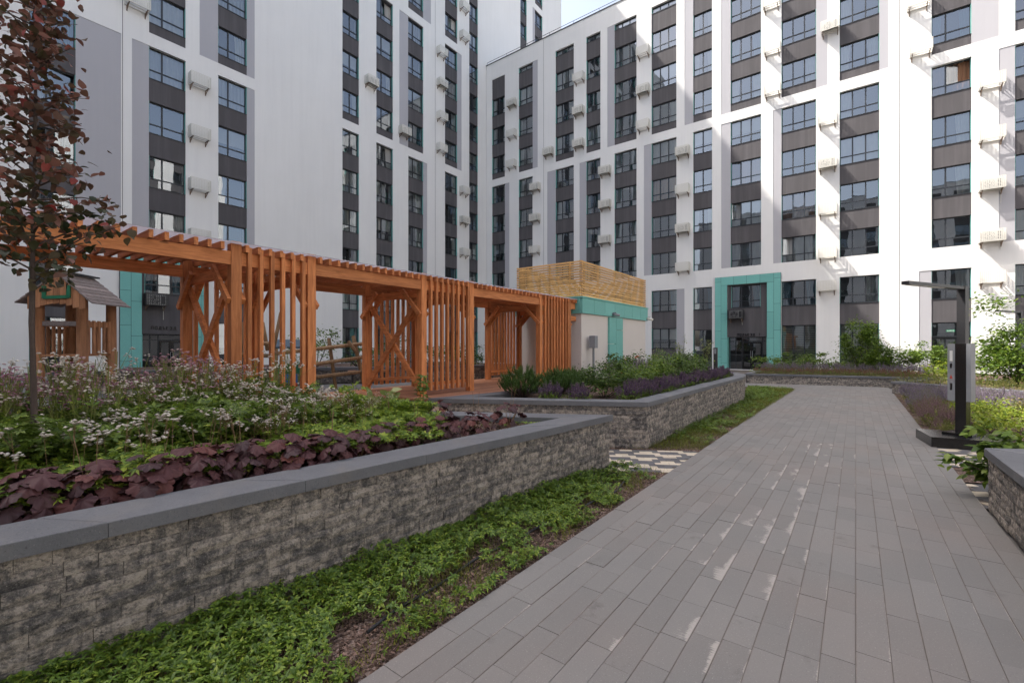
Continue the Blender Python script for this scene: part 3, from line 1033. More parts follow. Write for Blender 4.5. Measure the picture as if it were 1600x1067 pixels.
def make_block(label, loc, rz, s0, s1, ztop, cols, thick=14.0, seed=1, near_n=300, detailed=True, portal=None):
    """cols: dict(s=(a,b), typ, open=[(z0,z1)...], win=[(zb,h,typ?)...], grey=[(a,b,z0,z1)...])"""
    root = thing('apartment_block', label, 'building', loc, rz)
    rr = random.Random(seed)
    DEP = 0.62
    rects = []
    for c in cols:
        for (z0, z1) in c['open']:
            rects.append((c['s'][0], c['s'][1], z0, z1, DEP))
        for (a, b, z0, z1) in c.get('grey', []):
            rects.append((a, b, z0, z1, 0.05))
    mb = MB()
    xs = sorted({s0, s1} | {r[0] for r in rects} | {r[1] for r in rects})
    for i in range(len(xs) - 1):
        xm = (xs[i] + xs[i + 1]) / 2
        iv = sorted((r[2], r[3]) for r in rects if r[0] < xm < r[1])
        z = -0.05
        for a, b in iv + [(ztop, ztop)]:
            if a > z + 1e-4:
                mb.add([(xs[i], 0, z), (xs[i + 1], 0, z), (xs[i + 1], 0, a), (xs[i], 0, a)], [(0, 1, 2, 3)])
            z = max(z, b)
    for (a, b, z0, z1, d) in rects:
        adj = [r for r in rects if r is not (a, b, z0, z1, d)]
        left_open = any(abs(r[1] - a) < 1e-4 and r[2] < (z0 + z1) / 2 < r[3] for r in rects)
        right_open = any(abs(r[0] - b) < 1e-4 and r[2] < (z0 + z1) / 2 < r[3] for r in rects)
        y0l = 0.05 if left_open and d > 0.1 else 0.0
        y0r = 0.05 if right_open and d > 0.1 else 0.0
        if not (left_open and d < 0.1):
            mb.add([(a, y0l, z0), (a, d, z0), (a, d, z1), (a, y0l, z1)], [(3, 2, 1, 0)])
        if not (right_open and d < 0.1):
            mb.add([(b, y0r, z0), (b, d, z0), (b, d, z1), (b, y0r, z1)], [(0, 1, 2, 3)])
        mb.add([(a, 0, z1), (b, 0, z1), (b, d, z1), (a, d, z1)], [(3, 2, 1, 0)])
        mb.add([(a, 0, z0), (b, 0, z0), (b, d, z0), (a, d, z0)], [(0, 1, 2, 3)])
    # sides, back, roof
    mb.add([(s0, 0, -0.05), (s0, thick, -0.05), (s0, thick, ztop), (s0, 0, ztop)], [(3, 2, 1, 0)])
    mb.add([(s1, 0, -0.05), (s1, thick, -0.05), (s1, thick, ztop), (s1, 0, ztop)], [(0, 1, 2, 3)])
    mb.add([(s0, thick, -0.05), (s1, thick, -0.05), (s1, thick, ztop), (s0, thick, ztop)], [(3, 2, 1, 0)])
    mb.add([(s0, 0, ztop), (s1, 0, ztop), (s1, thick, ztop), (s0, thick, ztop)], [(0, 1, 2, 3)])
    link('wall', mb.mesh('wall', M['white']), root)
    pr = MB()
    pr.box(s0 - 0.04, -0.05, ztop + 0.003, s1 + 0.04, 0.35, ztop + 0.07)
    link('parapet_cap', pr.mesh('parapet_cap', M['metal_dark']), root)
    if detailed:
        rl = MB()
        rl.tube([(s0, 0.15, ztop + 0.42), (s1, 0.15, ztop + 0.42)], 0.022, 5)
        s = s0
        while s < s1:
            rl.tube([(s, 0.15, ztop + 0.07), (s, 0.15, ztop + 0.42)], 0.015, 5, False)
            s += 2.5
        link('roof_rail', rl.mesh('roof_rail', M['metal_dark']), root)
    core = MB()  # dark sheet close behind the panes; its colour stands in for unlit room depth
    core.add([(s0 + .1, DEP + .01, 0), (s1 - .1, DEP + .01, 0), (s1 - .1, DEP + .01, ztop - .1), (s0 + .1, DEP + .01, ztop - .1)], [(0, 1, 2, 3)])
    link('room_shade_sheet', core.mesh('room_shade_sheet', M['interior']), root)
    RM = Matrix.Rotation(rz, 4, 'Z')
    wins = []
    for ci, c in enumerate(cols):
        a, b = c['s']
        w = b - a
        for (z0, z1) in ([] if c.get('bare') else c['open']):
            z = z0
            for wn_ in sorted(x for x in c['win'] if z0 - 0.01 <= x[0] < z1):
                zb, h = wn_[0], wn_[1]
                if zb - z > 0.05 and not (len(wn_) > 2 and wn_[2] == '1'):
                    key = (round(w, 3), round(zb - z, 3))
                    if key not in SPAN:
                        sp = MB()
                        sp.box(0.002, 0.06, 0.002, w - 0.002, DEP - .005, zb - z - 0.036)
                        SPAN[key] = sp.mesh('spandrel_panel', M['dark_panel'])
                    link('spandrel_panel', SPAN[key], root, (a, 0, z))
                typ = wn_[2] if len(wn_) > 2 and wn_[2] else c['typ']
                cur = wn_[3] if len(wn_) > 3 else None
                p = RM @ Vector((a + w / 2, 0, zb + h / 2)) + Vector(loc)
                q = project(p)
                wins.append((q[2] if q and in_view(p, 60) else 999, a, zb, w, h, typ, cur))
                z = zb + h
            if z1 - z > 0.05:
                key = (round(w, 3), round(z1 - z, 3), 't')
                if key not in SPAN:
                    sp = MB()
                    sp.box(0.002, 0.06, 0.002, w - 0.002, DEP - .005, z1 - z - 0.002)
                    SPAN[key] = sp.mesh('spandrel_panel', M['dark_panel'])
                link('spandrel_panel', SPAN[key], root, (a, 0, z))
        for (ga, gb, z0, z1) in c.get('grey', []):
            gm = MB()
            gm.box(ga + 0.002, 0.022, z0 + 0.002, gb - 0.002, 0.05, z1 - 0.002)
            link('grey_panel', gm.mesh('grey_panel', M['grey_panel']), root)
    wins.sort(key=lambda t: t[0])
    left = near_n
    for (dist, a, zb, w, h, typ, cur) in wins:
        wo_ = link('window', frame_mesh(w, h, typ), root, (a, 0, zb))
        rects_ = pane_rects(w, h, typ)[0]
        if dist < 900 and left >= len(rects_) and detailed:
            left -= len(rects_)
            for (x0, z0, x1, z1) in rects_:
                opened = z1 > h * .8 and h > .9 and rr.random() < .07      # a sash left ajar
                ya = rr.uniform(.12, .5) if opened else rr.uniform(-0.0035, 0.0035)
                link('pane', pane_mesh(x1 - x0, z1 - z0), wo_, (x0 + .205 * math.sin(ya), .205 - .205 * math.cos(ya), z0),
                     rot=(rr.uniform(-0.0035, 0.0035), 0, ya))
        else:
            o = link('pane', panes_joined(w, h, typ), wo_, (0, 0, 0), rot=(rr.uniform(-.003, .003), 0, rr.uniform(-.003, .003)))
            o['kind'] = 'stuff'
        if not detailed:
            continue
        if h > 0.9:
            if cur is None:
                cur = rr.choice(['left', 'right', 'both', 'both', 'full', 'none', 'none', 'half', 'left', 'sheer', 'tanfull', 'blue'])
            if cur != 'none':
                if cur == 'sheer':
                    link('curtain', curtain_mesh(w, h, 'full', 'curtain_sheer'), wo_)
                elif cur == 'tanfull':
                    link('curtain', curtain_mesh(w, h, 'full', 'curtain_tan'), wo_) if rr.random() < 0.35 else link('curtain', curtain_mesh(w, h, 'both', 'curtain_white'), wo_)
                elif cur == 'tan':
                    link('curtain', curtain_mesh(w, h, 'full', 'curtain_tan'), wo_)
                elif cur == 'blue':
                    link('curtain', curtain_mesh(w, h, 'both', 'curtain_blue'), wo_)
                elif cur == 'blind':
                    link('curtain', curtain_mesh(w, h, 'blind', 'blind'), wo_)
                else:
                    link('curtain', curtain_mesh(w, h, cur, 'curtain_white'), wo_)
    return root

LOW = (7.28, 17.68)
LOWW = [(7.28, 1.67), (10.18, 1.67), (13.09, 1.67), (16.0, 1.67)]
MID = (18.38, 29.43)
MIDW = [(18.98, 1.66), (21.87, 1.66), (24.77, 1.66), (27.67, 1.66)]
UPP = (30.15, 41.2)
UPPW = [(30.76, 1.66), (33.66, 1.66), (36.56, 1.66), (39.46, 1.66)]
TOP = (41.9, 52.0)
TOPW = [(42.5, 1.66), (45.4, 1.66), (48.3, 1.66)]
MIDR = (18.38, 28.44)
MIDRW = [(18.98, 1.66), (21.87, 1.66), (24.77, 1.66), (27.93, 0.5)]
GRD = (0.02, 6.02)
GW = [(0.35, 2.70), (4.37, 1.64)]

def fcol(a, b, typ, low=None, mid=None, grd=None, gw=None, right=True, nowin_top=False, upp=None, curt=None):
    mseg, mw_ = (MIDR, MIDRW) if right else (MID, MIDW)
    if nowin_top:
        mw_ = mw_[:3]
    c = dict(s=(a, b), typ=typ, open=[GRD, LOW, mseg], win=list(gw or GW) + LOWW + mw_, grey=[])
    if not right:
        c['open'] += [UPP, TOP]
        c['win'] += UPPW + TOPW
    for spec, (z0, z1) in ((low, LOW), (mid, mseg), (grd, GRD), (upp, UPP)):
        if spec:
            for side, wd in (spec if isinstance(spec, list) else [spec]):
                c['grey'].append((a - wd, a, z0, z1) if side == 'l' else (b, b + wd, z0, z1))
    if curt:
        c['win'] = [(w_[0], w_[1], None, curt[round(w_[0], 2)]) if round(w_[0], 2) in curt else w_ for w_ in c['win']]
    return c

colsR = [
    fcol(-29.26, -27.62, '2', low=('r', 0.55), nowin_top=True),
    fcol(-25.93, -24.31, '2', mid=('r', 0.58)),
    fcol(-21.78, -19.89, '3', low=('l', 0.90)),
    fcol(-18.66, -17.32, '2', low=('l', 0.66), curt={10.18: 'both', 13.09: 'blue'}),
    fcol(-16.04, -14.13, '3', mid=('l', 0.64), curt={13.09: 'both', 10.18: 'both', 7.28: 'both'}),
    fcol(-12.90, -10.96, '3', low=('l', 0.62), grd=('r', 0.60), gw=[(1.49, 1.56), (4.37, 1.64, None, 'blue')], curt={7.28: 'none'}),
    fcol(-9.72, -8.39, '2', mid=('l', 0.63), gw=[(0.06, 2.82, None, 'none'), (4.37, 1.64, None, 'blue')], curt={7.28: 'none', 10.18: 'both'}),
    fcol(-7.14, -5.21, '3', low=('l', 0.62), mid=('l', 0.62), curt={7.28: 'sheer', 10.18: 'sheer'}),
    fcol(-3.99, -2.05, '3', low=('l', 0.49), mid=('r', 0.61), gw=[(0.35, 2.70, None, 'blind'), (4.37, 1.64, None, 'blue')], curt={7.28: 'full', 10.18: 'tan', 13.09: 'none', 16.0: 'none'}),
    fcol(-0.81, 1.14, '3', mid=('r', 0.42), gw=[(0.35, 2.70, None, 'blind'), (4.37, 1.64, None, 'right')], curt={7.28: 'none', 10.18: 'none', 13.09: 'full'}),
    fcol(3.48, 5.11, '2n', mid=('r', 1.06), grd=('l', 0.54), gw=[(2.22, 0.80, '1', 'none'), (4.37, 1.64, None, 'right')], curt={7.28: 'none', 10.18: 'right', 13.09: 'right'}),
    fcol(6.76, 8.6, '3', low=('l', 0.60)),
    fcol(11.0, 12.9, '3'),
]
# entrance bay of the facing block: ground level opening is built with the portal
for c in colsR:
    if abs(c['s'][0] + 7.14) < 0.01:
        c['open'] = [o for o in c['open'] if o is not GRD]
        c['win'] = [w_ for w_ in c['win'] if w_[0] > 7]
        c['open'].append((-7.33, 0, 0))
        c['open'] = [o for o in c['open'] if len(o) == 2]
colsR.append(dict(s=(-7.33, -4.84), typ='3', open=[(0.02, 6.02)], win=[], grey=[], bare=True))
blockR = make_block('sunlit white apartment block across the end of the path with a teal entrance', (0, 35.4, 0), 0.0, -30.0, 16.0, 30.1, colsR, seed=5)

colsL = [
    fcol(-9.5, -7.9, '2n', right=False),
    fcol(-3.4, -1.8, '2n', right=False),
    fcol(3.28, 4.84, '2n', low=('r', 1.70), right=False),
    fcol(7.70, 9.36, '2n', low=('l', 0.72), right=False),
    fcol(11.0, 12.59, '2n', low=('r', 0.45), mid=[('l', 0.96), ('r', 0.45)], right=False),
    fcol(19.15, 20.55, '2', right=False),
    fcol(22.11, 23.72, '2n', right=False),
    fcol(25.31, 26.98, '2n', low=('r', 0.44), mid=('l', 0.94), upp=('r', 0.9), right=False),
    fcol(29.60, 31.22, '2n', mid=('r', 0.58), right=False),
    fcol(32.88, 34.16, '2', right=False),
    fcol(41.34, 42.59, '2', right=False),
    fcol(44.28, 45.86, '2n', mid=('l', 0.5), upp=('l', 0.5), right=False),
]
for c in colsL:
    if abs(c['s'][0] - 32.88) < 0.01:
        c['open'] = [GRD, (7.28, 41.2), TOP]
        c['grey'] = []
    if abs(c['s'][0] - 7.70) < 0.01:      # entrance bay
        c['open'] = [o for o in c['open'] if o is not GRD]
        c['win'] = [w_ for w_ in c['win'] if w_[0] > 7]
    if c['s'][0] in (41.34, 44.28):
        c['open'] = [o for o in c['open'] if o[0] > 17]
        c['win'] = [w_ for w_ in c['win'] if w_[0] > 17]
        c['grey'] = [q for q in c['grey'] if q[2] > 17]
colsL.append(dict(s=(7.36, 9.71), typ='2n', open=[(0.02, 6.1)], win=[], grey=[], bare=True))
blockL = make_block('tall shaded white apartment tower on the left behind the playground', (-30.05, 0, 0), R(90), -32.0, 50.25, 52.7, colsL, seed=9)

# blocks that close the courtyard behind the viewer; they show in the window glass
def back_cols(s0, s1, zmax, step=4.1):
    out = []
    s = s0 + 2.0
    k = 0
    while s < s1 - 3:
        wins_ = [(z, 1.66) for z in np.arange(1.5, zmax - 3, 2.9)]
        out.append(dict(s=(s, s + 1.7), typ='2n', open=[(1.2, zmax - 1.0)], win=[(float(a), b) for a, b in wins_], grey=[]))
        s += step - (0.6 if k % 2 else 0)
        k += 1
    return out
make_block('white apartment block closing the right side of the courtyard', (27.0, 0, 0), R(-90), -33.0, 29.0, 34.0, back_cols(-33, 29, 34), seed=13, detailed=False)
make_block('white apartment block closing the courtyard behind the viewer', (0, -27.0, 0), R(180), -20.0, 26.0, 27.0, back_cols(-20, 26, 27), seed=15, detailed=False)

# letters built from strokes (each glyph in a unit box)
GLY = {
    'П': [[(0, 0), (0, 1), (.62, 1), (.62, 0)]],
    'О': [[(.18, 0), (0, .22), (0, .78), (.18, 1), (.5, 1), (.68, .78), (.68, .22), (.5, 0), (.18, 0)]],
    'Д': [[(.02, -.16), (.02, .04), (.12, .04), (.24, 1), (.6, 1), (.6, .04), (.74, .04), (.74, -.16)], [(.12, .04), (.6, .04)]],
    'Ъ': [[(0, 1), (.2, 1), (.2, 0), (.55, 0), (.68, .14), (.68, .38), (.55, .52), (.2, .52)]],
    'Е': [[(.55, 1), (0, 1), (0, 0), (.55, 0)], [(0, .52), (.48, .52)]],
    'З': [[(0, .86), (.16, 1), (.44, 1), (.58, .84), (.58, .66), (.42, .52), (.2, .52)], [(.42, .52), (.6, .36), (.6, .16), (.44, 0), (.14, 0), (0, .14)]],
    '7': [[(0, 1), (.6, 1), (.22, 0)]],
    '5': [[(.55, 1), (.06, 1), (.03, .56), (.4, .58), (.58, .42), (.58, .16), (.42, 0), (.12, 0), (0, .12)]],
    'В': [[(0, 0), (0, 1), (.4, 1), (.54, .86), (.54, .66), (.4, .52), (0, .52)], [(.4, .52), (.6, .38), (.6, .14), (.44, 0), (0, 0)]],
    'Ы': [[(0, 1), (0, 0), (.32, 0), (.44, .14), (.44, .4), (.32, .52), (0, .52)], [(.68, 0), (.68, 1)]],
    'Х': [[(0, 0), (.6, 1)], [(0, 1), (.6, 0)]],
    ' ': [],
}
def lettering(txt, x, y, z, h, sw=0.16, depth=0.03, adv=0.95):
    out = []
    for ch in txt:
        mb = MB()
        for st in GLY[ch]:
            for a, b in zip(st, st[1:]):
                mb.beam((x + a[0] * h, y, z + a[1] * h), (x + b[0] * h, y, z + b[1] * h), depth, sw * h, up=(0, 0, 1) if abs(a[0] - b[0]) > 0.01 else (1, 0, 0))
        x += h * adv
        if mb.v:
            out.append(mb)
    return out

def portal(root, a, b, ia, ib, ztop, itop, txt, sx, sz, win, ac=None):
    """teal clad entrance frame: panels one by one, dark infill, upper window, glazed doors, lettering"""
    y0, y1 = -0.16, -0.004
    def panel(x0, z0, x1, z1):
        mb = MB()
        e = 0.008
        mb.bbox(x0 + e, y0, z0 + e, x1 - e, y1, z1 - e, 0.0) if False else mb.box(x0 + e, y0, z0 + e, x1 - e, y1, z1 - e)
        link('cladding_panel', mb.mesh('cladding_panel', M['teal']), root)
    bk = MB()
    for (x0, x1, z0, z1) in ((a, ia, 0, ztop), (ib, b, 0, ztop), (ia, ib, itop, ztop)):
        bk.box(x0 + .001, y0 + .012, z0, x1 - .001, y1 - .001, z1 - .002)
    bk.box(ia - 0.02, y1, 0.0, ia - .001, 0.5, itop) if False else None
    link('cladding_backing', bk.mesh('cladding_backing', M['frame']), root)
    def strip(x0, x1, cuts):
        for p, q in zip(cuts, cuts[1:]):
            panel(x0, p, x1, q)
    ma = (a + ia) / 2
    strip(a, ma, [0, 0.9, 2.75, 4.55, ztop - .35, ztop])
    strip(ma, ia, [0, 0.45, 2.2, 4.0, itop])
    mb_ = (b + ib) / 2
    strip(ib, mb_, [0, 0.45, 2.2, 4.0, itop])
    strip(mb_, b, [0, 0.9, 2.75, 4.55, ztop - .35, ztop])
    n = 4
    xs = [ma + (mb_ - ma) * i / n for i in range(n + 1)]
    for i in range(n):
        panel(xs[i], itop, xs[i + 1], ztop)
    # reveal liners in teal
    lin = MB()
    lin.box(ia + .001, -0.14, 0.02, ia + .021, 0.5, 2.3)
    lin.box(ib - .021, -0.14, 0.02, ib - .001, 0.5, 2.3)
    link('reveal_liner', lin.mesh('reveal_liner', M['teal']), root)
    # dark infill around the upper window
    w0, w1, zb, h = win
    inf = MB()
    for (x0, x1, z0, z1) in ((ia + .002, ib - .002, 2.32, zb - .04), (ia + .002, w0, zb - .038, itop - .002), (w1, ib - .002, zb - .038, itop - .002), (w0, w1, zb + h, itop - .002)):
        if z1 - z0 > 0.01:
            inf.box(x0, 0.06, z0, x1, 0.6, z1)
    link('spandrel_panel', inf.mesh('spandrel_panel', M['dark_panel']), root)
    typ = '3' if (w1 - w0) > 1.75 else '2n'
    wo_ = link('window', frame_mesh(w1 - w0, h, typ), root, (w0, 0, zb))
    for (x0, z0, x1, z1) in pane_rects(w1 - w0, h, typ)[0]:
        link('pane', pane_mesh(x1 - x0, z1 - z0), wo_, (x0, 0, z0))
    link('curtain', curtain_mesh(w1 - w0, h, 'both', 'curtain_blue'), wo_)
    # glazed entrance screen
    dw = (ib - ia)
    d0, d1 = ia + dw * 0.34, ia + dw * 0.86
    sc = MB()
    yy = (0.30, 0.37)
    for x in (ia + .025, ia + dw * .18, d0, d1, ib - .075):
        sc.box(x, yy[0], 0.02, x + 0.05, yy[1], 2.31)
    for z in (0.02, 1.98, 2.26):
        sc.box(ia + .025, yy[0] + .002, z, ib - .025, yy[1] - .002, z + 0.05)
    scr = link('entrance_screen', sc.mesh('entrance_screen', M['frame']), root)
    gl = MB()
    gl.add([(ia + .03, .335, .03), (ib - .03, .335, .03), (ib - .03, .335, 2.3), (ia + .03, .335, 2.3)], [(0, 1, 2, 3)])
    link('pane', gl.mesh('pane', M['glass']), scr)
    dm = (d0 + d1) / 2
    for (x0, x1) in ((d0 + .05, dm - .005), (dm + .005, d1)):
        dr = MB()
        for q in ((x0, .02, x0 + .09, 1.97), (x1 - .09, .02, x1, 1.97), (x0 + .09, .02, x1 - .09, .25), (x0 + .09, 1.86, x1 - .09, 1.97)):
            dr.box(q[0], .255, q[1], q[2], .298, q[3])
        dd = link('door', dr.mesh('door', M['metal_black']), root)
        hd = MB()
        hx = x1 - .05 if x0 < dm - .1 else x0 + .05
        hd.tube([(hx, .22, .85), (hx, .22, 1.35)], .014, 6)
        link('door_handle', hd.mesh('door_handle', M['metal_grey']), dd)
    for q in lettering(txt, sx, 0.035, sz, 0.15, adv=1.12):
        link('letter', q.mesh('letter', M['metal_black']), root)

portal(blockR, -8.16, -4.01, -7.33, -4.84, 6.62, 6.02, 'ПОДЪЕЗД 7', -6.72, 2.40, (-7.10, -5.24, 4.40, 1.54))
portal(blockL, 6.46, 10.42, 7.36, 9.71, 6.75, 6.1, 'ПОДЪЕЗД 5', 7.80, 2.58, (7.52, 9.30, 4.5, 1.58))

# doorway of the sunlit right-hand bay, with its exit plate
dr = MB()
for q in ((3.50, .04, 3.56, 2.18), (5.03, .04, 5.09, 2.18), (3.56, 2.06, 5.03, 2.18), (4.02, .04, 4.10, 2.06), (4.50, .04, 4.58, 2.06), (3.56, .04, 5.03, .16)):
    dr.box(q[0], .17, q[1], q[2], .235, q[3])
dd = link('door', dr.mesh('door', M['frame']), blockR)
gl = MB()
gl.add([(3.52, .205, .05), (5.07, .205, .05), (5.07, .205, 2.17), (3.52, .205, 2.17)], [(0, 1, 2, 3)])
link('pane', gl.mesh('pane', M['glass']), dd)
hd = MB()
hd.tube([(4.62, .12, .75), (4.62, .12, 1.55)], .018, 6)
link('door_handle', hd.mesh('door_handle', M['white_metal']), dd)
ex = MB()
ex.box(4.12, .185, 2.48, 4.47, .2, 2.60)
ep = link('exit_plate', ex.mesh('exit_plate', M['sign_green']), blockR)
for q in lettering('ВЫХОД', 4.15, .178, 2.51, 0.06, adv=1.0, depth=.008):
    link('letter', q.mesh('letter', M['sign_white']), ep)
# expansion joints
for root, ss, zt in ((blockR, (-23.06, 2.08), 30.0), (blockL, (6.60, 28.38), 52.0)):
    for s in ss:
        jm = MB()
        jm.box(s - .012, -.004, 0, s + .012, .01, zt)
        link('expansion_joint', jm.mesh('expansion_joint', M['dark_panel']), root)
# roof details on the facing block
hb = MB()
hb.box(-21.6, 2.0, 30.1, -20.3, 3.4, 31.2)
hb.box(-21.7, 1.9, 31.2, -20.2, 3.5, 31.3)
link('roof_vent', hb.mesh('roof_vent', M['dark_panel']), blockR)

# ------------------------------------------------------------------ air conditioner baskets
def basket_mesh(mat):
    mb = MB()
    W, H, Dp = 0.96, 0.60, 0.52
    def panel(o, u, n, m):          # lattice of bars in plane o + u*s + z
        bw = 0.034
        for i in range(n + 1):
            s = i / n
            p = Vector(o) + Vector(u) * s
            mb.beam(p, p + Vector((0, 0, H)), 0.006, bw, up=u)
        for j in range(m + 1):
            z = H * j / m
            mb.beam(Vector(o) + Vector((0, 0, z)), Vector(o) + Vector(u) + Vector((0, 0, z)), 0.0045, bw)
    panel((-W / 2, -Dp, 0), (W, 0, 0), 12, 8)
    panel((-W / 2, -Dp + .01, 0), (0, Dp - .02, 0), 6, 8)
    panel((W / 2, -Dp + .01, 0), (0, Dp - .02, 0), 6, 8)
    for y in (-Dp + .02, -Dp * .5, -0.03):
        mb.beam((-W / 2, y, -.012), (W / 2, y, -.012), 0.05, 0.02)
    return mb.mesh('basket', M[mat])
def unit_mesh():
    mb = MB()
    mb.bbox(-.40, -.40, .03, .40, -.10, .56, .01)
    mb.cur = 1
    n = 20
    for r0, r1 in ((.05, .085), (.12, .15), (.185, .215)):
        vs, fs = [], []
        for k in range(n):
            a = 2 * math.pi * k / n
            for r in (r0, r1):
                vs.append((-.10 + r * math.cos(a), -.404, .29 + r * math.sin(a)))
        fs = [(2 * k, 2 * ((k + 1) % n), 2 * ((k + 1) % n) + 1, 2 * k + 1) for k in range(n)]
        mb.add(vs, fs)
    mb.box(.2, -.404, .08, .36, -.401, .5)
    return mb.mesh('cooling_unit', [M['ac_unit'], M['ac_grille']])
def bracket_mesh():
    mb = MB()
    mb.box(-.02, -.5, -.055, .02, -.005, -.024)
    mb.beam((0, -.02, -.26), (0, -.38, -.055), .03, .03)
    mb.box(-.022, -.028, -.3, .022, -.003, -.06)
    return mb.mesh('bracket', M['rust'])
BASK, BASKD, UNIT, BRK = basket_mesh('white_metal'), basket_mesh('metal_dark'), unit_mesh(), bracket_mesh()
DRAIN = []
for k_, dz_ in enumerate((-.45, -.75, -.30)):
    mb = MB()
    mb.tube([(.30, -.30, .04), (.33, -.12, -.10), (.35 + .03 * k_, -.03, -.2), (.36 + .02 * k_, -.025, dz_)], .012, 5)
    DRAIN.append(mb.mesh('drain_hose', M['white_metal']))
def ac(x, y, z, rz, label, unit, group, dark=False):
    t = thing('air_conditioner', label, 'air conditioner', (x, y, z), rz, group)
    link('basket', BASKD if dark else BASK, t)
    link('bracket', BRK, t, (-.38, 0, 0))
    link('bracket', BRK, t, (.38, 0, 0))
    if unit:
        link('cooling_unit', UNIT, t)
        link('drain_hose', DRAIN[int(abs(x * 7 + z * 13)) % 3], t)
R_AC = [(-26.58, 25.2), (-26.58, 22.22), (-26.62, 19.32), (-23.85, 16.51), (-23.88, 13.65), (-23.9, 10.67), (-22.41, 19.42), (-19.24, 25.07),
        (-19.29, 22.19), (-19.29, 19.34), (-16.79, 16.41), (-16.79, 13.57), (-16.79, 10.62), (-13.48, 25.1), (-13.48, 22.05), (-13.48, 19.25),
        (-10.42, 16.38), (-10.42, 13.5), (-10.42, 10.56), (-10.4, 7.64), (-13.9, 5.45), (-4.56, 24.92), (-4.51, 21.82), (-4.49, 19.0),
        (-1.29, 21.93), (-1.43, 16.13), (-1.43, 13.29), (-1.43, 10.4), (-1.43, 7.6), (-1.46, 5.5), (2.89, 21.6), (3.0, 18.86), (5.85, 15.97),
        (5.85, 13.1), (5.85, 10.41), (5.85, 7.61), (5.85, 5.4)]
R_UNIT = {0, 3, 4, 8, 10, 11, 12, 14, 18, 24, 26, 34, 35, 6, 9, 16}
names_R = {-26.6: 'air-conditioner basket between the two left-end window columns', -23.9: 'air-conditioner basket beside the second window column',
           -22.4: 'lone air-conditioner basket beside the thin wall joint high on the facing block', -19.3: 'air-conditioner basket right of the third window column',
           -16.8: 'air-conditioner basket right of the fourth window column', -13.5: 'air-conditioner basket right of the fifth window column',
           -10.4: 'air-conditioner basket right of the sixth window column', -13.9: 'white air-conditioner basket low behind the yellow slatted roof screen',
           -4.5: 'sunlit air-conditioner basket left of the ninth window column', -1.4: 'sunlit air-conditioner basket left of the tenth window column',
           2.9: 'sunlit air-conditioner basket left of the tall right-hand window column', 5.9: 'sunlit air-conditioner basket at the right picture edge'}
for k_ in names_R:
    if 'block' not in names_R[k_] and 'roof' not in names_R[k_] and 'right' != names_R[k_][-5:] and len(names_R[k_].split()) < 11:
        names_R[k_] += ', facing block'
groups = {}
for i, (x, z) in enumerate(R_AC):
    k = min(names_R, key=lambda q: abs(q - x))
    groups.setdefault(k, []).append((z, x, i))
for k, lst in groups.items():
    lst.sort(reverse=True)
    for r_, (z, x, i) in enumerate(lst):
        lab = names_R[k] if len(lst) == 1 else names_R[k] + ', ' + ORD[r_] + ' from top'
        ac(x, 35.4, z - .30, 0.0, lab, i in R_UNIT, 'air conditioner baskets on the facing block')
L_AC = [(9.95, 16.74), (9.95, 13.77), (9.95, 10.82), (9.95, 7.95), (7.15, 19.57), (21.5, 22.08), (24.75, 19.47), (29.0, 28.23), (29.0, 25.37),
        (29.0, 22.4), (28.95, 19.53), (31.95, 34.05), (31.95, 31.24), (31.95, 16.52), (31.95, 13.69), (31.95, 10.65)]
names_L = {9.95: 'air-conditioner basket left of the plain wall strip, shaded tower', 7.15: 'white air-conditioner basket cut by the top edge above the nearest grey wall strip',
           21.5: 'lone white air-conditioner basket right of the plain white wall of the tower', 24.75: 'lone white air-conditioner basket on the grey strip in the middle of the tower',
           29.0: 'air-conditioner basket beside the vertical joint of the tower', 31.95: "air-conditioner basket beside the tower's last window column"}
groups = {}
for i, (s, z) in enumerate(L_AC):
    k = min(names_L, key=lambda q: abs(q - s))
    groups.setdefault(k, []).append((z, s, i))
for k, lst in groups.items():
    lst.sort(reverse=True)
    for r_, (z, s, i) in enumerate(lst):
        lab = names_L[k] if len(lst) == 1 else names_L[k] + ', ' + ORD[r_] + ' from the top'
        ac(-30.05, s, z - .30, R(90), lab, i in (5, 6, 8, 14), 'air conditioner baskets on the shaded tower')
ac(-6.75, 35.45, 3.62, 0.0, 'dark air-conditioner basket inside the teal entrance frame of the facing block', True, 'dark air conditioner baskets above the entrances', True)
ac(-30.10, 7.95, 3.85, R(90), 'dark air-conditioner basket inside the teal entrance frame of the shaded tower', True, 'dark air conditioner baskets above the entrances', True)

# ------------------------------------------------------------------ pergola
XN, XF = -6.5, -8.22
PY = [-0.66, 0.37, 2.57, 3.60, 5.80, 7.13, 9.77, 11.24]
ZD = 0.74
pg = thing('pergola', 'long orange stained timber pergola with upright slats standing on the deck', 'pergola', (-7.35, 5.5, ZD))
O = Vector((-7.35, 5.5, ZD))
def cut(name, mat, dims):
    mb = MB()
    x, y, z = dims
    mb.bbox(-x / 2, -y / 2, 0, x / 2, y / 2, z, 0.004)
    return mb.mesh(name, M[mat])
post_m = cut('post', 'wood_z', (0.125, 0.125, 2.30))
for i, y in enumerate(PY):
    for x in (XN, XF):
        link('post', post_m, pg, Vector((x, y, ZD)) - O)
cap = MB()
for x in (XN, XF):
    for a, b in zip(PY, PY[1:]):
        pass
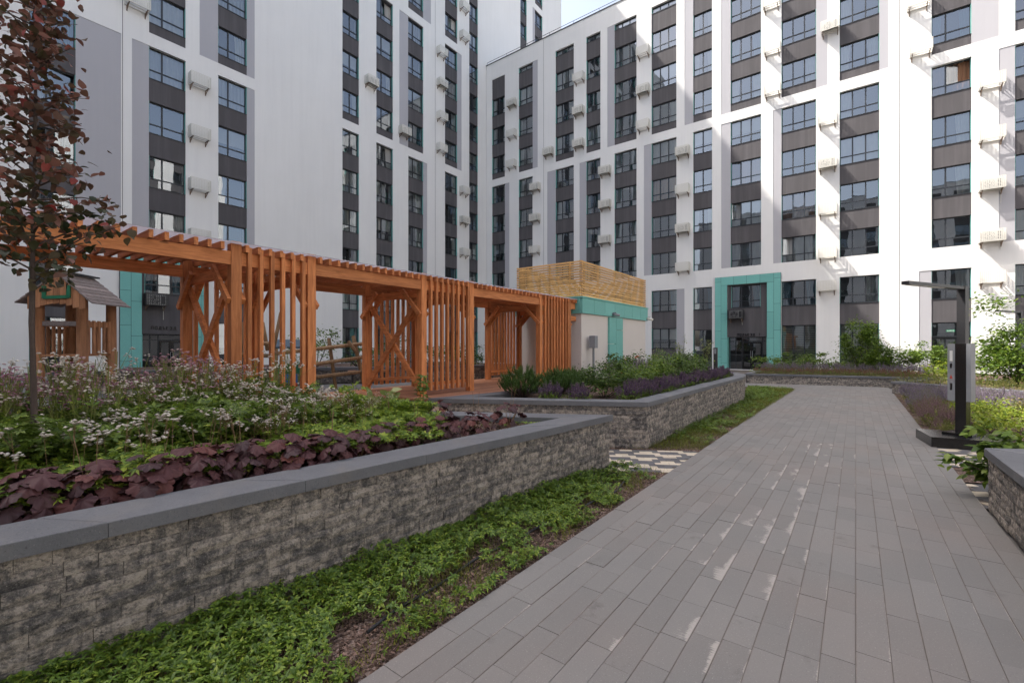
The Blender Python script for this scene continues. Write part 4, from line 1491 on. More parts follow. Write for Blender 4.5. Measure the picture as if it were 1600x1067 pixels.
# double beams in lengths between the posts
for x in (XN, XF):
    for a, b in ((-3.4, PY[1]), (PY[1], PY[2]), (PY[2], PY[3]), (PY[3], PY[4]), (PY[4], PY[5]), (PY[5], PY[6]), (PY[6], 11.62)):
        mb = MB()
        mb.box(x - .048, a + .004, 2.735, x + .048, b - .004, 2.905)
        part('beam', mb, M['wood_y'], pg)
tie = MB()
tie.box(XN - .045, 11.30, 2.40, XN + .045, 11.72, 2.53)
part('tie_beam', tie, M['wood_y'], pg)
tie = MB()
tie.box(XF - .045, 11.30, 2.40, XF + .045, 11.50, 2.53)
part('tie_beam', tie, M['wood_y'], pg)
# cross ties at every frame
for y in PY:
    mb = MB()
    mb.box(XF + .07, y - .035, 2.60, XN - .07, y + .035, 2.732)
    part('cross_tie', mb, M['wood_x'], pg)
# rafters on a 147 mm module
raf = MB()
raf.bbox(-0.99, -.021, 0, 0.99, .021, .095, .003)
raf_m = raf.mesh('rafter', M['wood_x'])
y = -3.2
while y < 11.55:
    if min(abs(y - q) for q in PY) > 0.05:
        link('rafter', raf_m, pg, Vector(((XN + XF) / 2, y + random.uniform(-.004, .004), 2.907)) - O)
    y += 0.147
sh = MB()
sh.box(XF - .16, -3.4, 3.006, XN + .16, 11.55, 3.014)
part('roof_sheet', sh, M['sheet'], pg)
# slats of the screened bays
slat = MB()
slat.bbox(-.032, -.024, 0, .032, .024, 2.14, .003)
slat_m = slat.mesh('slat', M['wood_z'])
for a, b, n in ((PY[0], PY[1], 7), (PY[2], PY[3], 7), (PY[4], PY[5], 9), (PY[6], PY[7], 10)):
    for x, sgn in ((XN, 1), (XF, -1)):
        for k in range(1, n):
            yy = a + (b - a) * k / n
            link('slat', slat_m, pg, Vector((x + sgn * .075, yy, ZD + .10)) - O, rot=(0, 0, random.uniform(-.04, .04)))
        mb = MB()
        mb.box(x - .03, a + .066, ZD + .19, x + .03, b - .066, ZD + .25)
        part('rail', mb, M['wood_y'], pg)
# knee braces into the open bays and across
def kb(p, q):
    mb = MB()
    mb.beam(p, q, .045, .085)
    part('knee_brace', mb, M['wood_y'], pg)
for i, y in enumerate(PY):
    for x in (XN, XF):
        s_ = 1 if x == XF else -1
        for oy in (-.09, .09):
            kb((x - s_ * .045, y + oy, 2.26), (x + s_ * .46, y + oy, 2.75))
# cross braces in two of the frames
for y in (PY[2], PY[4]):
    for k, (p, q) in enumerate((((XF + .06, 2.55), (XN - .06, ZD + .10)), ((XN - .06, 2.55), (XF + .06, ZD + .10)))):
        mb = MB()
        mb.beam((p[0], y + .03 - k * .06, p[1]), (q[0], y + .03 - k * .06, q[1]), .05, .10)
        part('cross_brace', mb, M['wood_x'], pg)

# ------------------------------------------------------------------ service kiosk with slatted screen
KX0, KX1, KY0, KY1 = -8.57, -6.28, 11.62, 16.6
ks = thing('service_kiosk', 'small pale kiosk with teal cladding band at the end of the pergola', 'kiosk', ((KX0 + KX1) / 2, (KY0 + KY1) / 2, 0.0))
mb = MB()
mb.box(KX0, KY0, 0, KX1, KY1, 3.0)
part('wall', mb, M['kiosk_white'], ks)
def clad(x0, y0, z0, x1, y1, z1):
    m_ = MB()
    m_.box(x0, y0, z0, x1, y1, z1)
    part('cladding_panel', m_, M['teal'], ks)
n = 7
for i in range(n):
    a, b = KY0 - .06 + (KY1 - KY0 + .12) * i / n, KY0 - .06 + (KY1 - KY0 + .12) * (i + 1) / n
    clad(KX1 + .004, a + .006, 2.62, KX1 + .07, b - .006, 3.06)
for i in range(3):
    a, b = KX0 - .06 + (KX1 - KX0 + .06) * i / 3, KX0 - .06 + (KX1 - KX0 + .06) * (i + 1) / 3
    clad(a + .006, KY0 - .06, 2.62, b - .006, KY0 - .004, 3.06)
for (a, b, zs) in ((13.35, 13.85, (0.0, 0.95, 1.75, 2.6)), (13.85, 14.4, (0.0, 1.3, 2.2, 2.6))):
    for p, q in zip(zs, zs[1:]):
        clad(KX1 + .004, a + .006, p + .006, KX1 + .066, b - .006, q - .006)
mb = MB()
mb.box(KX0 - .09, KY0 - .09, 3.065, KX1 + .09, KY1 + .09, 3.10)
part('roof_flashing', mb, M['teal'], ks)
sc = thing('slatted_screen', 'yellow larch slatted screen on top of the teal kiosk', 'screen', ((KX0 + KX1) / 2, (KY0 + KY1) / 2, 3.10))
so_ = Vector(ORIG[sc.name])
sy = MB()
sy.bbox(-.02, -(KY1 - KY0) / 2 - .04, 0, .02, (KY1 - KY0) / 2 + .04, .046, .003)
sym = sy.mesh('slat', M['slat_yellow'])
sx = MB()
sx.bbox(-(KX1 - KX0) / 2 - .02, -.02, 0, (KX1 - KX0) / 2 + .02, .02, .046, .003)
sxm = sx.mesh('slat', M['slat_yellow'])
for k in range(14):
    z = 3.125 + k * .0745
    for x in (KX0 + .03, KX1 - .03):
        link('slat', sym, sc, Vector((x, so_.y, z)) - so_)
    for y in (KY0 + .03, KY1 - .03):
        link('slat', sxm, sc, Vector((so_.x, y, z)) - so_)
for (x, y) in [(KX0 + .075, KY0 + .3), (KX1 - .075, KY0 + .3)] + [(x, KY0 + .075) for x in (-8.2, -7.4, -6.7)] + [(KX1 - .075, KY0 + 1.2 * k) for k in range(1, 5)] + [(KX0 + .075, KY0 + 1.2 * k) for k in range(1, 5)]:
    mb = MB()
    mb.box(x - .022, y - .022, 3.102, x + .022, y + .022, 4.15)
    part('upright', mb, M['slat_yellow'], sc)
# kiosk fittings
mb = MB()
mb.bbox(KX1 + .09, 11.93, 1.62, KX1 + .27, 12.12, 1.98, .01)
jb = thing('junction_box', 'grey electrical box on a pipe in front of the pale kiosk wall', 'electrical box', (KX1 + .18, 12.02, .66))
part('box', mb, M['metal_grey'], jb)
mb = MB()
mb.tube([(KX1 + .18, 12.02, .60), (KX1 + .18, 12.02, 1.62)], .035, 8)
part('pipe', mb, M['metal_grey'], jb)
mb = MB()
mb.box(KX1 + .002, 12.22, 1.70, KX1 + .06, 12.50, 1.98)
mb2 = MB()
mb2.box(KX1 + .061, 12.40, 1.84, KX1 + .068, 12.44, 1.88)
fb_ = thing('meter_box', 'flat white box fixed to the kiosk wall beside the grey electrical box', 'box', (KX1 + .03, 12.36, 1.70))
part('cover', mb, M['kiosk_white'], fb_)
part('lock', mb2, M['metal_black'], fb_)
for (y, lab) in ((13.62, 'small grey security camera on the teal band of the kiosk'), (16.62, 'small white security camera at the far corner of the kiosk')):
    cm = thing('security_camera', lab, 'camera', (KX1 + .07, y, 2.70))
    mb = MB()
    mb.beam((KX1 + .07, y, 2.74), (KX1 + .17, y, 2.74), .03, .03)
    part('mount', mb, M['metal_grey'], cm)
    mb = MB()
    mb.tube([(KX1 + .10, y - .10, 2.70), (KX1 + .22, y + .12, 2.66)], .045, 10)
    part('housing', mb, M['white_metal'] if y > 15 else M['metal_grey'], cm)
dp = thing('drainpipe', 'black downpipe with a slanted top behind the far corner of the kiosk', 'drainpipe', (-6.9, 17.6, 0))
mb = MB()
mb.tube([(-7.3, 17.4, 2.35), (-6.95, 17.6, 2.08), (-6.9, 17.6, 1.95), (-6.9, 17.6, 0)], .05, 8)
part('pipe', mb, M['metal_black'], dp)

# ------------------------------------------------------------------ playhouse tower on the playground
PH = Vector((-12.47, 2.02, .69))
pv = Vector((-0.694, 0.72, 0)).normalized()     # along the roof ridge, away from the viewer
pu = Vector((pv.y, -pv.x, 0))                 # across, towards the path
ph = thing('playhouse', 'wooden playhouse tower with a weathered plank roof and green trim', 'playhouse', tuple(PH))
def pp(a, b, z):
    p = PH + pu * a + pv * b
    return (p.x, p.y, z)
hw, hl = .38, .37
for a in (-hw, hw):
    for b in (-hl, hl):
        mb = MB()
        mb.tube([pp(a, b, .69), pp(a * 1.0, b, 1.7), pp(a, b, 2.58)], [.095, .09, .085], 12)
        part('post', mb, M['play_post'], ph, smooth=True)
fl = MB()
for k in range(9):
    a = -hw + (2 * hw) * (k + .5) / 9
    fl = MB()
    fl.beam(pp(a, -hl - .05, 1.50), pp(a, hl + .05, 1.50), .105, .04)
    part('floor_plank', fl, M['play_post'], ph)
# railings
for (p, q, nb) in (((hw, -hl), (hw, hl), 5), ((-hw, -hl), (-hw, hl), 5), ((-hw, hl), (hw, hl), 4)):
    mb = MB()
    mb.beam(pp(p[0], p[1], 2.11), pp(q[0], q[1], 2.11), .05, .10)
    part('rail', mb, M['play_post'], ph)
    for k in range(nb):
        t = (k + .8) / (nb + .6)
        a, b = p[0] + (q[0] - p[0]) * t, p[1] + (q[1] - p[1]) * t
        mb = MB()
        o_ = .03
        mb.beam(pp(a + o_ * (1 if p[0] == q[0] == hw else -1 if p[0] == q[0] else 0), b, 1.52), pp(a + o_ * (1 if p[0] == q[0] == hw else -1 if p[0] == q[0] else 0), b, 2.18), .03, .055, up=tuple(pv))
        part('baluster', mb, M['play_post'], ph)
mb = MB()
mb.beam(pp(-hw, -hl, 2.11), pp(hw, -hl, 2.11), .05, .09)
part('rail', mb, M['grey_wood'], ph)
# roof planks
rz0, rz1, ov = 2.50, 3.08, .52
for sgn in (1, -1):
    n = 8
    for k in range(n):
        t0, t1 = k / n, (k + 1.12) / n
        a0, a1 = sgn * .66 * (1 - t0), sgn * .66 * (1 - t1)
        z0, z1 = rz0 + (rz1 - rz0) * t0 + .012, rz0 + (rz1 - rz0) * t1 - .004
        c0, c1 = 1 - .10 * t0, 1 - .10 * t1
        vs = []
        for dz in (0, -.024):
            vs += [pp(a0, -ov * c0, z0 + dz), pp(a0, ov * c0, z0 + dz), pp(a1, ov * c1, z1 + dz), pp(a1, -ov * c1, z1 + dz)]
        mb = MB()
        mb.add(vs, [(0, 1, 2, 3), (7, 6, 5, 4), (0, 4, 5, 1), (1, 5, 6, 2), (2, 6, 7, 3), (3, 7, 4, 0)])
        part('roof_plank', mb, M['grey_wood'], ph)
mb = MB()
mb.beam(pp(0, -ov * .95, rz1 + .03), pp(0, ov * .95, rz1 + .03), .16, .03)
part('ridge_cap', mb, M['metal_dark'], ph)
# gable boards with an arched lower edge and green trim
for k in range(9):
    a0, a1 = -.50 + k * .111, -.50 + (k + 1) * .111 - .007
    am = (a0 + a1) / 2
    lo = 2.40 + .10 * max(0, 1 - (am / .38) ** 2)
    hi = lambda a: rz0 + (rz1 - rz0) * (1 - abs(a) / .66) - .03
    mb = MB()
    vs = []
    for b in (-ov * .88, -ov * .88 + .03):
        vs += [pp(a0, b, lo - .02), pp(a1, b, lo), pp(a1, b, max(lo + .02, hi(a1))), pp(a0, b, max(lo + .02, hi(a0)))]
    mb.add(vs, [(0, 1, 2, 3), (7, 6, 5, 4), (0, 4, 5, 1), (1, 5, 6, 2), (2, 6, 7, 3), (3, 7, 4, 0)])
    part('gable_board', mb, M['play_post'], ph)
for (p, q) in (((-.2, 2.60), (.22, 2.62)), ((.22, 2.60), (.22, 2.84)), ((-.2, 2.58), (-.2, 2.82))):
    mb = MB()
    mb.beam(pp(p[0], -ov * .88 - .02, p[1]), pp(q[0], -ov * .88 - .02, q[1]), .03, .06, up=tuple(pu) if abs(p[0] - q[0]) < .01 else (0, 0, 1))
    part('green_trim', mb, M['green_paint'], ph)

# ------------------------------------------------------------------ log climbing frame
cf = thing('climbing_frame', 'climbing frame of crossed weathered logs behind the pergola', 'climbing frame', (-9.55, 6.0, .69))
A_, B_ = Vector((-9.79, 5.54, 0)), Vector((-9.30, 6.52, 0))
def onframe(u, v, push=0.0):
    """a picture ray meets the vertical plane through the frame's two feet"""
    d = (B_ - A_).normalized()
    a = (u - 800) / 711.1
    rx, ry = a * CT - ST, a * ST + CT
    # solve A + d t = k (rx, ry)
    det = d.x * (-ry) - (-rx) * d.y
    t = (-A_.x * (-ry) - (-rx) * (-A_.y)) / det
    p = A_ + d * t
    fw = -ST * p.x + CT * p.y
    return Vector((p.x, p.y, 1.68 - (v - 540.5) * fw / 711.1)) + Vector((d.y, -d.x, 0)) * push
LOGS = [((424, 553), (567, 537), .045, .05), ((466, 572.5), (567, 558), .045, .05), ((466, 592), (571, 580), .045, .05),
        ((514, 528), (525, 612), .042, -.05), ((552, 524), (571, 612), .045, -.05), ((543, 533), (557, 552), .042, .13),
        ((471, 528), (492, 612), .042, -.05), ((410, 503), (418, 548), .04, -.05), ((439.5, 488), (425, 556), .04, .10),
        ((380, 538), (432, 536), .045, .05), ((377, 503), (372, 610), .05, -.05), ((360, 553), (424, 556), .045, .0), ((425, 545), (432, 612), .045, -.05)]
for p, q, r, push in LOGS:
    a, b = onframe(*p, push), onframe(*q, push)
    if b.z < .75:
        b.z = .68
    mb = MB()
    d = (b - a).normalized()
    mb.tube([a, a + d * .02, b - d * .02, b], [r * .75, r, r, r * .75], 10)
    part('log', mb, M['log'], cf, smooth=True)
pn = thing('play_counter', 'small toy counter with a slate blue roof, green board and red base behind the slats', 'play equipment', tuple(onframe(452, 600)))
c0 = Vector(ORIG[pn.name])
bx = c0 + Vector((-.75, .38, 0))
def pbox(name, mat, x0, z0, x1, z1, dep=.3, sl=0.0):
    mb = MB()
    d = (B_ - A_).normalized()
    nrm = Vector((-d.y, d.x, 0))
    p, q = bx + d * x0, bx + d * x1
    vs = []
    for off in (0, dep):
        vs += [tuple(p + nrm * off + Vector((0, 0, z0 - c0.z))), tuple(q + nrm * off + Vector((0, 0, z0 - c0.z)))]
        vs += [tuple(q + nrm * off + Vector((0, 0, z1 - c0.z + sl * (off > 0)))), tuple(p + nrm * off + Vector((0, 0, z1 - c0.z + sl * (off > 0))))]
    mb.add(vs, [(0, 1, 2, 3), (7, 6, 5, 4), (0, 4, 5, 1), (1, 5, 6, 2), (2, 6, 7, 3), (3, 7, 4, 0)])
    part(name, mb, M[mat], pn)
pbox('leg', 'log', -.30, .69, -.24, 1.62)
pbox('leg', 'log', .30, .69, .36, 1.62)
pbox('roof', 'roof_blue', -.42, 1.62, .48, 1.66, .5, .18)
pbox('board', 'green_paint', -.34, 1.02, .40, 1.25, .04)
pbox('front', 'blue_paint', -.1, .80, .18, 1.01, .05)
pbox('base', 'red_paint', .05, .69, .18, .80, .06)

# wooden bench on the playground wall
bn = thing('bench', 'low timber bench standing by the planter wall behind the log climber', 'bench', (-10.35, 7.35, .69))
bd = Vector((.52, .85, 0)).normalized()
bq = Vector((bd.y, -bd.x, 0))
for k in range(3):
    o_ = Vector((-10.35, 7.35, 1.02)) + bq * (.05 + .11 * k)
    mb = MB()
    mb.beam(o_ - bd * .5, o_ + bd * .5, .09, .035)
    part('seat_slat', mb, M['play_post'], bn)
for s_ in (-.4, .4):
    o_ = Vector((-10.35, 7.35, .69)) + bd * s_ + bq * .16
    mb = MB()
    mb.beam(o_, o_ + Vector((0, 0, .30)), .26, .05, up=tuple(bd))
    part('leg', mb, M['metal_dark'], bn)

# ------------------------------------------------------------------ lamps, bollard, plinth
def box_rot(mb, c, ang, hx, hy, z0, z1):
    ca, sa = math.cos(ang), math.sin(ang)
    pts = [(c[0] + x * ca - y * sa, c[1] + x * sa + y * ca) for x, y in ((-hx, -hy), (hx, -hy), (hx, hy), (-hx, hy))]
    return mb.prism(pts, z0, z1)
def street_lamp(x, y, h, arm, label, z0=0.0, w=.058, plinth=True, panels=True, arms=(1,)):
    t = thing('street_lamp', label, 'street lamp', (x, y, z0), group=None)
    ang = math.atan2(arm[1], arm[0])
    mb = MB()
    box_rot(mb, (x, y), ang, w, w, z0 + (.20 if plinth else 0), z0 + h)
    part('post', mb, M['metal_dark'], t)
    a = Vector((arm[0], arm[1], 0))
    for s_ in arms:
        mb = MB()
        p = Vector((x, y, z0 + h - .035)) + a.normalized() * w * .9 * s_
        mb.beam(p, p + a * s_ + Vector((0, 0, .0)), .10, .05)
        part('arm', mb, M['metal_dark'], t)
        mb = MB()
        q = p + a * s_
        mb.beam(p + a * .35 * s_ - Vector((0, 0, .03)), q - Vector((0, 0, .03)) - a * .05, .07, .006)
        part('diffuser', mb, M['sign_white'], t)
    if plinth:
        mb = MB()
        box_rot(mb, (x - .02, y - .06), R(8), .50, .45, z0 - .01, z0 + .165)
        part('plinth', mb, M['metal_black'], t)
        mb = MB()
        box_rot(mb, (x, y), ang, .20, .20, z0 + .166, z0 + .205)
        part('base_plate', mb, M['metal_black'], t)
    return t
LX, LY = 1.46, 10.85
lamp = street_lamp(LX, LY, 2.70, (-.82, -1.46), 'tall dark street lamp with a long flat arm and grey information boxes at the path')
mb = MB()
box_rot(mb, (LX, LY), math.atan2(-1.46, -.82), .072, .072, .205, 1.72)
part('post_sleeve', mb, M['metal_black'], lamp)
ld = Vector((-.82, -1.46, 0)).normalized()
lp = Vector((-ld.y, ld.x, 0))
for s_, wd in ((-1, .05), (1, .03)):
    c = Vector((LX, LY, 0)) + lp * s_ * (.074 + wd)
    mb = MB()
    box_rot(mb, (c.x, c.y), math.atan2(lp.y, lp.x), wd, .075, .74, 1.72)
    bx_ = part('information_box', mb, M['metal_grey'], lamp)
    if s_ == -1:
        f = c + ld * .0765
        def pr(u0, z0, u1, z1, mat, nm):
            m_ = MB()
            vs = [f + lp * u + Vector((0, 0, z)) for u, z in ((u0, z0), (u1, z0), (u1, z1), (u0, z1))]
            m_.add([tuple(v) for v in vs], [(0, 1, 2, 3)])
            off = ORIG[lamp.name]
            o_ = link(nm, m_.mesh(nm, M[mat], off), bx_)
        pr(-.02, 1.42, .02, 1.60, 'sign_white', 'printed_strip')
        pr(-.015, 1.30, .015, 1.38, 'metal_black', 'printed_mark')
        m_ = MB()
        m_.add([tuple(f + lp * u + Vector((0, 0, z))) for u, z in ((-.02, 1.12), (.02, 1.12), (0, 1.19))], [(0, 1, 2)])
        link('warning_triangle', m_.mesh('warning_triangle', M['red_paint'], ORIG[lamp.name]), bx_)
        pr(-.015, .92, .015, 1.04, 'metal_black', 'printed_mark')
street_lamp(4.80, 24.55, 2.95, (-.82, -1.46), 'distant dark street lamp with a flat arm at the right picture edge', plinth=False)
street_lamp(-20.4, 8.2, 4.1, (.75, .55), 'dark twin arm street lamp seen behind the first pergola cross brace', w=.05, plinth=False, arms=(1, -1))
bl = thing('bollard_light', 'dark slim bollard light standing among violet salvia before the teal entrance', 'bollard', (-4.05, 17.6, .68))
mb = MB()
mb.box(-4.11, 17.54, .67, -3.99, 17.66, 1.62)
part('post', mb, M['metal_dark'], bl)
mb = MB()
mb.box(-4.085, 17.528, 1.40, -4.015, 17.539, 1.58)
part('lens', mb, M['metal_grey'], bl)
# irrigation hose lying in the strip
hs = MB()
pts = []
for k in range(60):
    t = k / 59
    y = 1.6 + t * 4.2
    pts.append((-2.22 - .10 * math.sin(t * 5.2 + .4) - .10 * t - (.12 if t > .8 else 0) * (t - .8) * 5, y, .022 + .012 * math.sin(t * 31)))
hs.tube(pts, .0105, 7)
ho = link('irrigation_hose', hs.mesh('irrigation_hose', M['hose'], None, True))
tag(ho, 'black irrigation hose lying along the edge of the ground cover beside the path', 'hose')
hs = MB()
hs.tube([(-2.95 + .55 * t + .06 * math.sin(t * 9), 5.15 + .3 * t, .03) for t in np.linspace(0, 1, 16)], .0105, 7)
ho = link('irrigation_hose', hs.mesh('irrigation_hose', M['hose'], None, True))
tag(ho, 'short loose piece of black hose near the corner of the near planter', 'hose')

# ------------------------------------------------------------------ vegetation toolkit (numpy)
def tri_template(vs, fs):
    return np.array(vs, float), np.array(fs, int)

def t_leaf(L=1.0, W=0.4, fold=0.25, curl=-0.25, n=3, tip=1.0, base=0.0):
    """leaf along +x, folded on its midrib, drooping towards the tip"""
    vs, fs = [], []
    for i in range(n + 1):
        t = i / n
        x = base + L * t
        w = W * 0.5 * (math.sin(math.pi * min(1, t ** 0.75 * 0.98 + 0.02)) ** 0.8) if 0 < i < n else 0.0
        z = curl * L * t * t
        if w == 0:
            vs.append((x, 0, z))
        else:
            vs += [(x, -w, z + fold * w), (x, 0, z), (x, w, z + fold * w)]
    idx = [[0]] + [[1 + 3 * k, 2 + 3 * k, 3 + 3 * k] for k in range(n - 1)] + [[1 + 3 * (n - 1)]]
    for a, b in zip(idx, idx[1:]):
        if len(a) == 1:
            fs += [(a[0], b[0], b[1]), (a[0], b[1], b[2])]
        elif len(b) == 1:
            fs += [(a[0], b[0], a[1]), (a[1], b[0], a[2])]
        else:
            fs += [(a[0], b[0], b[1]), (a[0], b[1], a[1]), (a[1], b[1], b[2]), (a[1], b[2], a[2])]
    return tri_template(vs, fs)

def xf(T, az=0, tilt=0, roll=0, s=1.0, off=(0, 0, 0)):
    v, f = T
    m = (Matrix.Rotation(az, 3, 'Z') @ Matrix.Rotation(-tilt, 3, 'Y') @ Matrix.Rotation(roll, 3, 'X'))
    return (v * s) @ np.array(m).T + np.array(off), f

def join(parts):
    vs, fs, n = [], [], 0
    for v, f in parts:
        vs.append(v)
        fs.append(f + n)
        n += len(v)
    return np.concatenate(vs), np.concatenate(fs)

def t_lobed(k=5, L=0.5, W=0.22, spread=4.4, curl=-0.2, n=2):
    """palmate leaf: k lobes around the stalk"""
    return join([xf(t_leaf(L * (1.0 - 0.18 * abs(2 * i / (k - 1) - 1)), W, 0.2, curl, n), az=-spread / 2 + spread * i / (k - 1), tilt=0.1) for i in range(k)])

def t_stem(h, r, n=3, lean=0.0):
    vs, fs = [], []
    for j, (z, rr_) in enumerate(((0, r), (h, r * .7))):
        for k in range(n):
            a = 2 * math.pi * k / n
            vs.append((rr_ * math.cos(a) + lean * z, rr_ * math.sin(a), z))
    for k in range(n):
        fs += [(k, (k + 1) % n, n + (k + 1) % n), (k, n + (k + 1) % n, n + k)]
    return tri_template(vs, fs)

def t_dome(r=1.0, h=0.6, n=6):
    vs = [(0, 0, h)] + [(r * math.cos(2 * math.pi * k / n), r * math.sin(2 * math.pi * k / n), h * .25 * (k % 2)) for k in range(n)] + [(0, 0, -h * .3)]
    fs = [(0, 1 + k, 1 + (k + 1) % n) for k in range(n)] + [(n + 1, 1 + (k + 1) % n, 1 + k) for k in range(n)]
    return tri_template(vs, fs)

def t_spike(h=1.0, r=0.05, rings=6, seed=1):
    """flower spike: whorls of small florets up a stem"""
    q = random.Random(seed)
    out = []
    for j in range(rings):
        z = h * j / rings
        rr_ = r * (1.15 - 0.75 * j / rings)
        n = 5
        for k in range(n):
            a = 2 * math.pi * (k + .5 * (j % 2)) / n + q.uniform(-.3, .3)
            v = [(0, 0, z), (rr_ * math.cos(a - .35), rr_ * math.sin(a - .35), z + h * .05), (rr_ * 1.15 * math.cos(a), rr_ * 1.15 * math.sin(a), z + h * .16), (rr_ * math.cos(a + .35), rr_ * math.sin(a + .35), z + h * .05)]
            out.append(tri_template(v, [(0, 1, 2), (0, 2, 3)]))
    return join(out)

def rots(az, tilt, roll):
    ca, sa, ct, st, cr, sr = np.cos(az), np.sin(az), np.cos(tilt), np.sin(tilt), np.cos(roll), np.sin(roll)
    z = np.zeros_like(az)
    o = np.ones_like(az)
    A = np.array([[ca, -sa, z], [sa, ca, z], [z, z, o]]).transpose(2, 0, 1)
    B = np.array([[ct, z, -st], [z, o, z], [st, z, ct]]).transpose(2, 0, 1)
    Cm = np.array([[o, z, z], [z, cr, -sr], [z, sr, cr]]).transpose(2, 0, 1)
    return A @ B @ Cm

class Fol:
    """Collects thousands of placed leaves into one mesh with several materials."""
    def __init__(self):
        self.V, self.F, self.MI, self.n = [], [], [], 0
    def put(self, T, pos, az=None, tilt=0.0, roll=0.0, s=1.0, mi=0):
        v, f = T
        pos = np.atleast_2d(np.asarray(pos, float))
        k = len(pos)
        if k == 0:
            return self
        b = lambda a, d: np.broadcast_to(np.asarray(d if a is None else a, float), (k,)).copy()
        az = rng.uniform(0, 2 * np.pi, k) if az is None else b(az, 0)
        m = rots(az, b(tilt, 0), b(roll, 0))
        sc = b(s, 1)
        P = np.einsum('nij,vj->nvi', m, v) * sc[:, None, None] + pos[:, None, :]
        self.V.append(P.reshape(-1, 3))
        self.F.append((f[None] + (np.arange(k) * len(v))[:, None, None] + self.n).reshape(-1, 3))
        self.MI.append(np.full(k * len(f), mi, np.int32))
        self.n += k * len(v)
        return self
    def mesh(self, name, mats, off=(0, 0, 0)):
        V = np.concatenate(self.V) - np.asarray(off)
        F = np.concatenate(self.F)
        me = D.meshes.new(name)
        me.vertices.add(len(V))
        me.vertices.foreach_set('co', V.astype(np.float32).ravel())
        me.loops.add(len(F) * 3)
        me.loops.foreach_set('vertex_index', F.astype(np.int32).ravel())
        me.polygons.add(len(F))
        me.polygons.foreach_set('loop_start', np.arange(0, len(F) * 3, 3, dtype=np.int32))
        for m in (mats if isinstance(mats, (list, tuple)) else [mats]):
            me.materials.append(m)
        me.polygons.foreach_set('material_index', np.concatenate(self.MI))
        me.update(calc_edges=True)
        return me

def stuff(name, fol, mats, label, cat):
    o = link(name, fol.mesh(name, mats))
    o['kind'] = 'stuff'
    o['label'] = label
    o['category'] = cat
    return o

def in_poly(p, poly):
    x, y = p[:, 0], p[:, 1]
    c = np.zeros(len(p), bool)
    n = len(poly)
    for i in range(n):
        x0, y0 = poly[i]
        x1, y1 = poly[(i + 1) % n]
        k = ((y0 > y) != (y1 > y)) & (x < (x1 - x0) * (y - y0) / (y1 - y0 + 1e-12) + x0)
        c ^= k
    return c

def sample(poly, n, dens=None):
    a = np.array(poly)
    lo, hi = a.min(0), a.max(0)
    out = []
    cnt = 0
    while cnt < n:
        p = rng.uniform(lo, hi, (n * 3, 2))
        p = p[in_poly(p, poly)]
        if dens is not None:
            p = p[rng.random(len(p)) < dens(p)]
        out.append(p)
        cnt += len(p)
        if len(out) > 60:
            break
    return np.concatenate(out)[:n]

def vnoise(p, scale, seed=0):
    """cheap smooth value noise in 2D"""
    r = np.random.default_rng(seed)
    tab = r.random((64, 64))
    q = p * scale
    i = np.floor(q).astype(int)
    f = q - i
    f = f * f * (3 - 2 * f)
    g = lambda a, b: tab[a % 64, b % 64]
    a = g(i[:, 0], i[:, 1]) * (1 - f[:, 0]) + g(i[:, 0] + 1, i[:, 1]) * f[:, 0]
    b = g(i[:, 0], i[:, 1] + 1) * (1 - f[:, 0]) + g(i[:, 0] + 1, i[:, 1] + 1) * f[:, 0]
    return a * (1 - f[:, 1]) + b * f[:, 1]

def p3(p, z):
    return np.column_stack([p, np.broadcast_to(z, (len(p),))])

# -- bark chips and ground cover in the near strip
STRIP1 = [(-3.45, -0.6), (-2.01, -0.6), (-2.01, 6.05), (-2.66, 5.68)]
def strip_u(p):     # 0 at the wall, 1 at the path
    xw = -3.195 + 0.104 * (p[:, 1] - 0.25)
    return (p[:, 0] - xw) / (-1.99 - xw)
chip = tri_template([(-.5, -.2, 0), (.5, -.15, .03), (.45, .2, 0), (-.4, .22, .05)], [(0, 1, 2), (0, 2, 3)])
fo = Fol()
p = sample(STRIP1, 9000)
fo.put(chip, p3(p, rng.uniform(-.008, .012, len(p))), tilt=rng.normal(0, .3, len(p)), roll=rng.normal(0, .4, len(p)), s=rng.uniform(.012, .035, len(p)))
stuff('bark_chips', fo, M['chip'], 'brown bark chips showing at the path side of the near planting strip', 'bark chips')
fo = Fol()
whorl = join([xf(t_leaf(1, .46, .3, -.25, 3), az=2 * math.pi * k / 6 + (k % 2) * .2, tilt=.15 + .25 * (k % 2)) for k in range(6)] + [xf(t_leaf(.55, .3, .3, -.1, 2), az=1.1 + 2.1 * k, tilt=.9, off=(0, 0, .05)) for k in range(3)])
whorl2 = join([xf(t_leaf(1, .36, .3, -.4, 3), az=2 * math.pi * k / 5 + .3 * (k % 2), tilt=.35 - .3 * (k % 2)) for k in range(5)])
def cover_d(p):
    u = strip_u(p)
    n = vnoise(p, 2.6, 3) * .65 + vnoise(p, 7, 4) * .35
    far = np.clip((p[:, 1] - 4.0) / 2.5, 0, 1)
    return np.clip(1.65 - u * 1.5 - far * .8 + (n - .5) * 2.2, 0.02, 1)
p = sample(STRIP1, 9000, cover_d)
u = strip_u(p)
hgt = (0.025 + 0.115 * np.clip(1.1 - u, 0.1, 1) * (0.35 + vnoise(p, 3.3, 9)) * rng.uniform(.4, 1.1, len(p)))
h1 = rng.random(len(p)) < .55
for sel, T in ((h1, whorl), (~h1, whorl2)):
    k = int(sel.sum())
    fo.put(T, p3(p[sel], hgt[sel]), tilt=rng.normal(.1, .35, k), roll=rng.normal(0, .35, k), s=rng.uniform(.017, .046, k))
stm = t_stem(1.0, .02)
fo.put(stm, p3(p[::3], 0.0), tilt=rng.normal(0, .15, len(p[::3])), s=np.maximum(hgt[::3], .03), mi=1)
